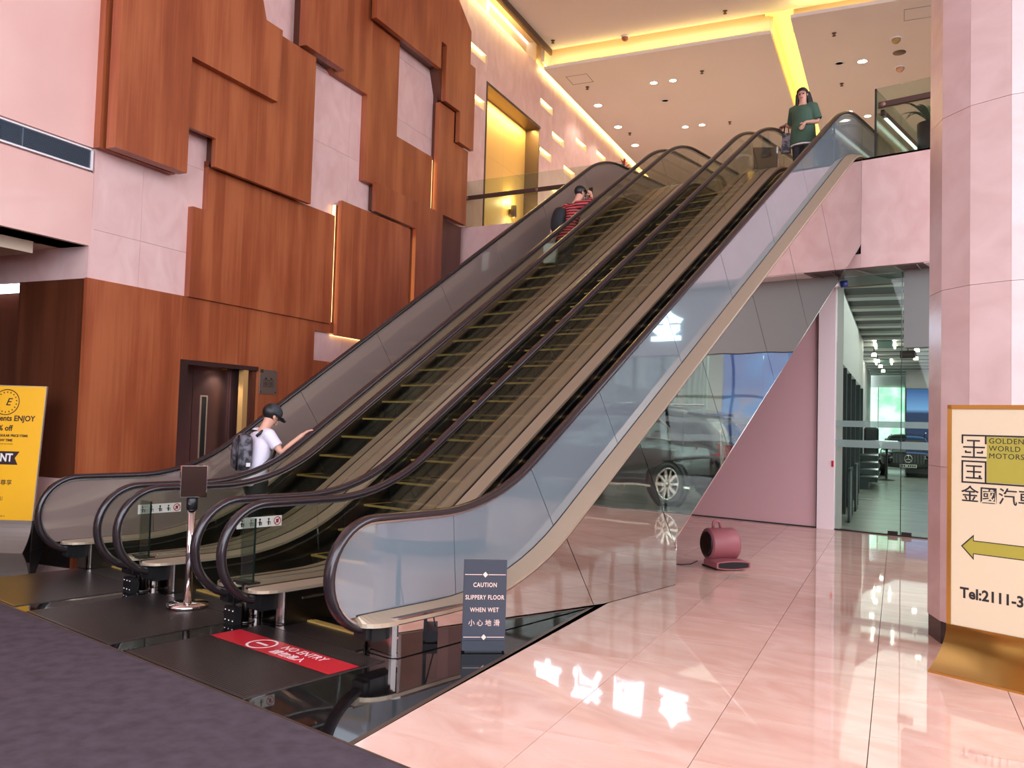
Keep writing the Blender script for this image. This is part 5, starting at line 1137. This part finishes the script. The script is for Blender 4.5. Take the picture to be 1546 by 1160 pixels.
def trousers(R, P, m, g=.012, end=.97):
    mb = MB(); ac = (P['hiR']-P['hiL']).normalized(); q = Vector((0,0,1)).cross(ac).normalized()
    loft(mb, [(P['pel']+Vector((0,0,.10)), ac, q, .150, .112), (P['pel'], ac, q, .165, .122), (P['pel']-Vector((0,0,.08)), ac, q, .165, .118)])
    for s in 'RL':
        h, k, a = P['hi'+s], P['kn'+s], P['ank'+s]
        mb.tube([h+Vector((0,0,.02)), h.lerp(k, .4), k, k.lerp(a, .4), k.lerp(a, end)], [.090+g, .080+g, .062+g, .058+g, .050+g], 14)
    return fuse('trousers', mb, m, R)
def shoes(R, P, f, m):
    tf = Vector((f.x, f.y, 0)).normalized()
    for s in 'RL':
        a = P['ank'+s]; skin('shoe', {'a': (a-tf*.035-Vector((0,0,.035)), .042, .042), 'b': (a+tf*.06-Vector((0,0,.045)), .046, .034), 'c': (a+tf*.165-Vector((0,0,.052)), .04, .026)}, [('a','b'),('b','c')], m, R, 1)
def hair(R, H, FR, f, up_, m=hair_m, back=.0):
    q = MB(); q.ball(H+up_*.045-f*.020, .094, .110, .098, 18, 12, FR)
    for i, v in enumerate(q.v):                 # hair line: keep the face free
        d = Vector(v)-H
        if d.dot(f) > .03 and d.dot(up_) < .055: q.v[i] = tuple(Vector(v) - f*(d.dot(f)+.01))
    return q.build('hair', m, R)
Vv = lambda *a: Vector(a)
dkt = mat('trousers_black', lin(30,28,32), .7); wht = mat('shirt_lilac_white', lin(226,214,226), .7); shoe_m = mat('shoe_dark', lin(40,38,40), .5)
# --- young man with cap and backpack near the bottom
z1_, z2_ = zn(5.032), zn(5.368)
J = dict(pel=Vv(-8.05,5.38,.93), spi=Vv(-8.05,5.40,1.10), che=Vv(-8.05,5.43,1.27), nkb=Vv(-8.05,5.46,1.42), neck=Vv(-8.045,5.48,1.47), head=Vv(-8.03,5.545,1.585),
  shR=Vv(-7.895,5.43,1.385), shL=Vv(-8.21,5.47,1.385), elR=Vv(-7.76,5.51,1.195), wrR=Vv(-7.62,5.66,1.395), elL=Vv(-8.33,5.42,1.10), wrL=Vv(-8.27,5.62,1.02),
  hiR=Vv(-7.96,5.38,.88), hiL=Vv(-8.14,5.38,.88), knR=Vv(-7.98,5.33,.50), knL=Vv(-8.18,5.50,.62), ankR=Vv(-7.98,5.20,z1_+.09), ankL=Vv(-8.18,5.50,z2_+.09))
R, P, H, up_, f, sd_, FR = person('man in a white T-shirt and dark cap with a mottled backpack, hand on the handrail', J, (.12,1,-.30), None, hands={'R': ((.15,1,.62),(-.25,-.55,1)), 'L': ((0,.6,-.6),(-1,0,0))})
shirt(R, P, wht, .008, .66, .10); trousers(R, P, dkt); shoes(R, P, f, shoe_m); hair(R, H, FR, f, up_)
capm = mat('cap_charcoal', lin(52,52,58), .7); q = MB(); q.ball(H+up_*.055-f*.010, .098, .114, .092, 18, 12, FR)
for i, v in enumerate(q.v):
    d = (Vector(v)-H).dot(up_)
    if d < .03: q.v[i] = tuple(Vector(v)+up_*(.03-d))
cp = q.build('cap', capm, R); q = MB(); c_ = H+f*.10+up_*.040
q.add([c_-sd_*.075, c_-sd_*.06+f*.055-up_*.012, c_+f*.075-up_*.018, c_+sd_*.06+f*.055-up_*.012, c_+sd_*.075] + [v+up_*.008 for v in (c_-sd_*.075, c_-sd_*.06+f*.055-up_*.012, c_+f*.075-up_*.018, c_+sd_*.06+f*.055-up_*.012, c_+sd_*.075)], [(4,3,2,1,0),(5,6,7,8,9),(0,1,6,5),(1,2,7,6),(2,3,8,7),(3,4,9,8)]); q.build('peak', capm, cp)
MB().tube([H+f*.085-sd_*.075+up_*.012, H+f*.095-sd_*.03+up_*.008, H+f*.095+sd_*.03+up_*.008, H+f*.085+sd_*.075+up_*.012, H-f*.0+sd_*.085+up_*.016], .004, 5).build('glasses', M['black'], R)
pkm = vary(mat('pack_mottled', lin(70,66,72), .7), lin(36,34,40), lin(112,104,112), (1,1,1), 16, 3, lo=.4, hi=.6)
q = MB(); cpk = P['che']+Vv(.02,-.225,-.06)
pk = skin('backpack', {'a': (cpk+Vv(0,.0,-.22), .14, .085), 'b': (cpk+Vv(0,-.02,-.10), .155, .11), 'c': (cpk+Vv(0,-.01,.08), .145, .10), 'd': (cpk+Vv(0,.03,.20), .11, .07)}, [('a','b'),('b','c'),('c','d')], pkm, R)
for s in (1,-1):
    MB().tube([cpk+Vv(s*.09,.10,.16), cpk+Vv(s*.10,.16,.215), P['nkb']+Vv(s*.105,.0,-.005), P['nkb']+Vv(s*.115,.075,-.06), P['che']+Vv(s*.14,.125,.0), P['che']+Vv(s*.165,.06,-.12), cpk+Vv(s*.14,.10,-.20)], .018, 7, flat=.6).build('strap', M['black'], pk)
MB().box(cpk.x+.145, cpk.x+.165, cpk.y-.05, cpk.y-.01, cpk.z-.16, cpk.z-.12).build('patch', M['letter_white'], pk)
MB().tube([cpk+Vv(.08,-.12,-.2), cpk+Vv(.10,-.135,0), cpk+Vv(.07,-.10,.17)], .012, 6).build('zip_band', M['black'], pk)

# --- man in striped shirt leaning on the rail higher up
stripe = mat('shirt_striped', lin(200,60,62), .7); n, l, b = nodes(stripe)
tc = n.new('ShaderNodeTexCoord'); sp = n.new('ShaderNodeSeparateXYZ'); l.new(tc.outputs['Object'], sp.inputs[0]); mu = n.new('ShaderNodeMath'); mu.operation = 'MULTIPLY'; mu.inputs[1].default_value = 21; l.new(sp.outputs[2], mu.inputs[0])
fr_ = n.new('ShaderNodeMath'); fr_.operation = 'FRACT'; l.new(mu.outputs[0], fr_.inputs[0]); gt = n.new('ShaderNodeMath'); gt.operation = 'GREATER_THAN'; gt.inputs[1].default_value = .52; l.new(fr_.outputs[0], gt.inputs[0])
mx = n.new('ShaderNodeMix'); mx.data_type = 'RGBA'; mx.inputs['A'].default_value = lin(206,74,74); mx.inputs['B'].default_value = lin(40,20,26); l.new(gt.outputs[0], mx.inputs['Factor']); l.new(mx.outputs['Result'], b.inputs['Base Color'])
yb = 10.408; zb_ = zn(yb); yc_ = 10.744; zc_ = zn(yc_)
J = dict(pel=Vv(-8.00,10.92,4.60), spi=Vv(-7.99,10.98,4.78), che=Vv(-7.98,11.05,4.98), nkb=Vv(-7.97,11.12,5.17), neck=Vv(-7.965,11.16,5.235), head=Vv(-7.95,11.23,5.36),
  shR=Vv(-7.83,11.03,5.12), shL=Vv(-8.15,11.11,5.13), elR=Vv(-7.66,11.06,5.13), wrR=Vv(-7.74,11.25,5.30), elL=Vv(-8.27,11.02,4.90), wrL=Vv(-8.20,10.80,4.70),
  hiR=Vv(-7.91,10.92,4.56), hiL=Vv(-8.09,10.92,4.56), knR=Vv(-7.91,10.80,4.17), knL=Vv(-8.1,11.0,4.30), ankR=Vv(-7.91,10.62,zb_+.09), ankL=Vv(-8.1,10.90,zc_+.09))
R, P, H, up_, f, sd_, FR = person('man in a red and black striped shirt leaning on the handrail higher up', J, (.45,1,-.25), None, hands={'R': ((-.5,.2,1),(.5,-.6,.3)), 'L': ((0,0,-1),(-1,0,0))})
shirt(R, P, stripe, .008, .9, .06, fore=.55); trousers(R, P, dkt); shoes(R, P, f, shoe_m); hair(R, H, FR, f, up_)
ph = MB(); ph.obox(P['wrR']+Vv(-.04,.03,.08), (.036,0,.0), (0,.005,0), (0,0,.075)); ph.build('phone', M['black'], R)
cpk = P['che']+Vv(-.09,-.22,-.10); pk = skin('backpack', {'a': (cpk+Vv(-.02,0,-.27), .12, .08), 'b': (cpk+Vv(-.02,-.02,-.06), .15, .10), 'c': (cpk+Vv(0,0,.12), .13, .085), 'd': (cpk+Vv(.01,.04,.20), .09, .06)}, [('a','b'),('b','c'),('c','d')], mat('pack_black', lin(26,26,30), .7), R)
MB().tube([cpk+Vv(.02,.10,.17), cpk+Vv(.0,.17,.225), P['nkb']+Vv(-.09,.0,.0), P['nkb']+Vv(-.09,.08,-.05)], .016, 6, flat=.6).build('strap', M['black'], pk)
bag = empty('tote_bag', O_ := Vv(-8.16,10.74,4.16), .3, 'pale grey carrier bag hanging from the hand of the man in stripes', 'bag')
mb = MB(); mb.add([(-.10,-.05,0),(.10,-.05,0),(.10,.05,0),(-.10,.05,0),(-.12,-.03,.32),(.12,-.03,.32),(.12,.03,.32),(-.12,.03,.32)], [(3,2,1,0),(4,5,6,7),(0,1,5,4),(1,2,6,5),(2,3,7,6),(3,0,4,7)]); mb.build('bag_body', mat('bag_grey', lin(176,182,170), .6), bag, bevel=.008)
for s in (-1,1): MB().tube([(-.06,s*.028,.32),(-.05,s*.02,.44),(.0,0,.50),(.05,s*.02,.44),(.06,s*.028,.32)], .006, 6).build('bag_handle', M['grey'], bag)

# --- woman at the top
grn = mat('shirt_green', lin(62,88,70), .75)
ys_ = 8.511+.336*14; zs = zn(ys_)
bx0 = -5.07; y0 = ys_+.12; z0 = zs-.045
J = dict(pel=Vv(bx0,y0,z0+.83), spi=Vv(bx0,y0,z0+.98), che=Vv(bx0,y0+.0,z0+1.13), nkb=Vv(bx0,y0,z0+1.26), neck=Vv(bx0,y0-.01,z0+1.315), head=Vv(bx0-.01,y0-.02,z0+1.43),
  shR=Vv(bx0-.155,y0,z0+1.215), shL=Vv(bx0+.155,y0,z0+1.215), elR=Vv(bx0-.26,y0+.17,z0+1.02), wrR=Vv(bx0-.42,y0+.29,z0+1.125), elL=Vv(bx0+.23,y0+.03,z0+.97), wrL=Vv(bx0+.10,y0-.17,z0+.93),
  hiR=Vv(bx0-.085,y0,z0+.80), hiL=Vv(bx0+.085,y0,z0+.80), knR=Vv(bx0-.085,y0-.02,z0+.45), knL=Vv(bx0+.085,y0-.02,z0+.45), ankR=Vv(bx0-.085,y0+.02,zs+.09), ankL=Vv(bx0+.085,y0+.02,zs+.09))
R, P, H, up_, f, sd_, FR = person('woman with long dark hair in a loose green top atop the outer escalator', J, (.12,-1,.25), None, hands={'R': ((-.75,.6,-.05),(.1,.1,1)), 'L': ((-.3,-.5,-.9),(.8,-.4,0))})
sh = shirt(R, P, grn, .022, .85, .21, flare=.025); trousers(R, P, dkt); shoes(R, P, f, shoe_m)
fuse('hem', loft(MB(), [(P['pel']-Vector((0,0,.235)), Vv(1,0,0), Vv(0,1,0), .205, .158), (P['pel']-Vector((0,0,.20)), Vv(1,0,0), Vv(0,1,0), .20, .155)]), M['letter_white'], sh)
hair(R, H, FR, f, up_)
for s in (1,-1): skin('hair_length', {'a': (H+sd_*s*.075-f*.02+up_*.06, .035, .045), 'b': (H+sd_*s*.092-f*.025-up_*.05, .036, .05), 'c': (H+sd_*s*.108-f*.02-up_*.16, .036, .05), 'd': (H+sd_*s*.115-f*.0-up_*.25, .022, .032)}, [('a','b'),('b','c'),('c','d')], hair_m, R, 1)
skin('hair_length', {'a': (H-f*.07+up_*.02, .08, .05), 'b': (H-f*.075-up_*.12, .085, .045), 'c': (H-f*.07-up_*.24, .07, .03)}, [('a','b'),('b','c')], hair_m, R, 1)
for s in (1,-1):
    t = [H+f*.096+sd_*(s*.034+.026*cos(a))+up_*(.012+.020*sin(a)) for a in [2*PI*i/14 for i in range(15)]]; MB().tube(t, .0035, 5, cap=False).build('glasses_rim', mat('glasses_plum', lin(110,50,60), .4) if 'glasses_plum' not in bpy.data.materials else bpy.data.materials['glasses_plum'], R)
wb_ = J['wrR']
bag = empty('hand_bag', wb_+Vv(.05,-.06,-.51), .2, 'dark grey patterned bag hanging from the arm of the woman', 'bag')
mb = MB(); mb.add([(-.08,-.04,0),(.08,-.04,0),(.08,.04,0),(-.08,.04,0),(-.06,-.025,.34),(.06,-.025,.34),(.06,.025,.34),(-.06,.025,.34)], [(3,2,1,0),(4,5,6,7),(0,1,5,4),(1,2,6,5),(2,3,7,6),(3,0,4,7)]); mb.build('bag_body', vary(mat('bag_pattern', lin(96,88,92), .6), lin(60,54,60), lin(140,128,130), (1,1,1), 14, 2, lo=.42, hi=.58), bag, bevel=.01)
for s in (-1,1): MB().tube([(-.04,s*.02,.34),(-.03,s*.02,.45),(.0,.02*s,.505),(.03,s*.02,.45),(.04,s*.02,.34)], .006, 6).build('bag_handle', M['black'], bag)
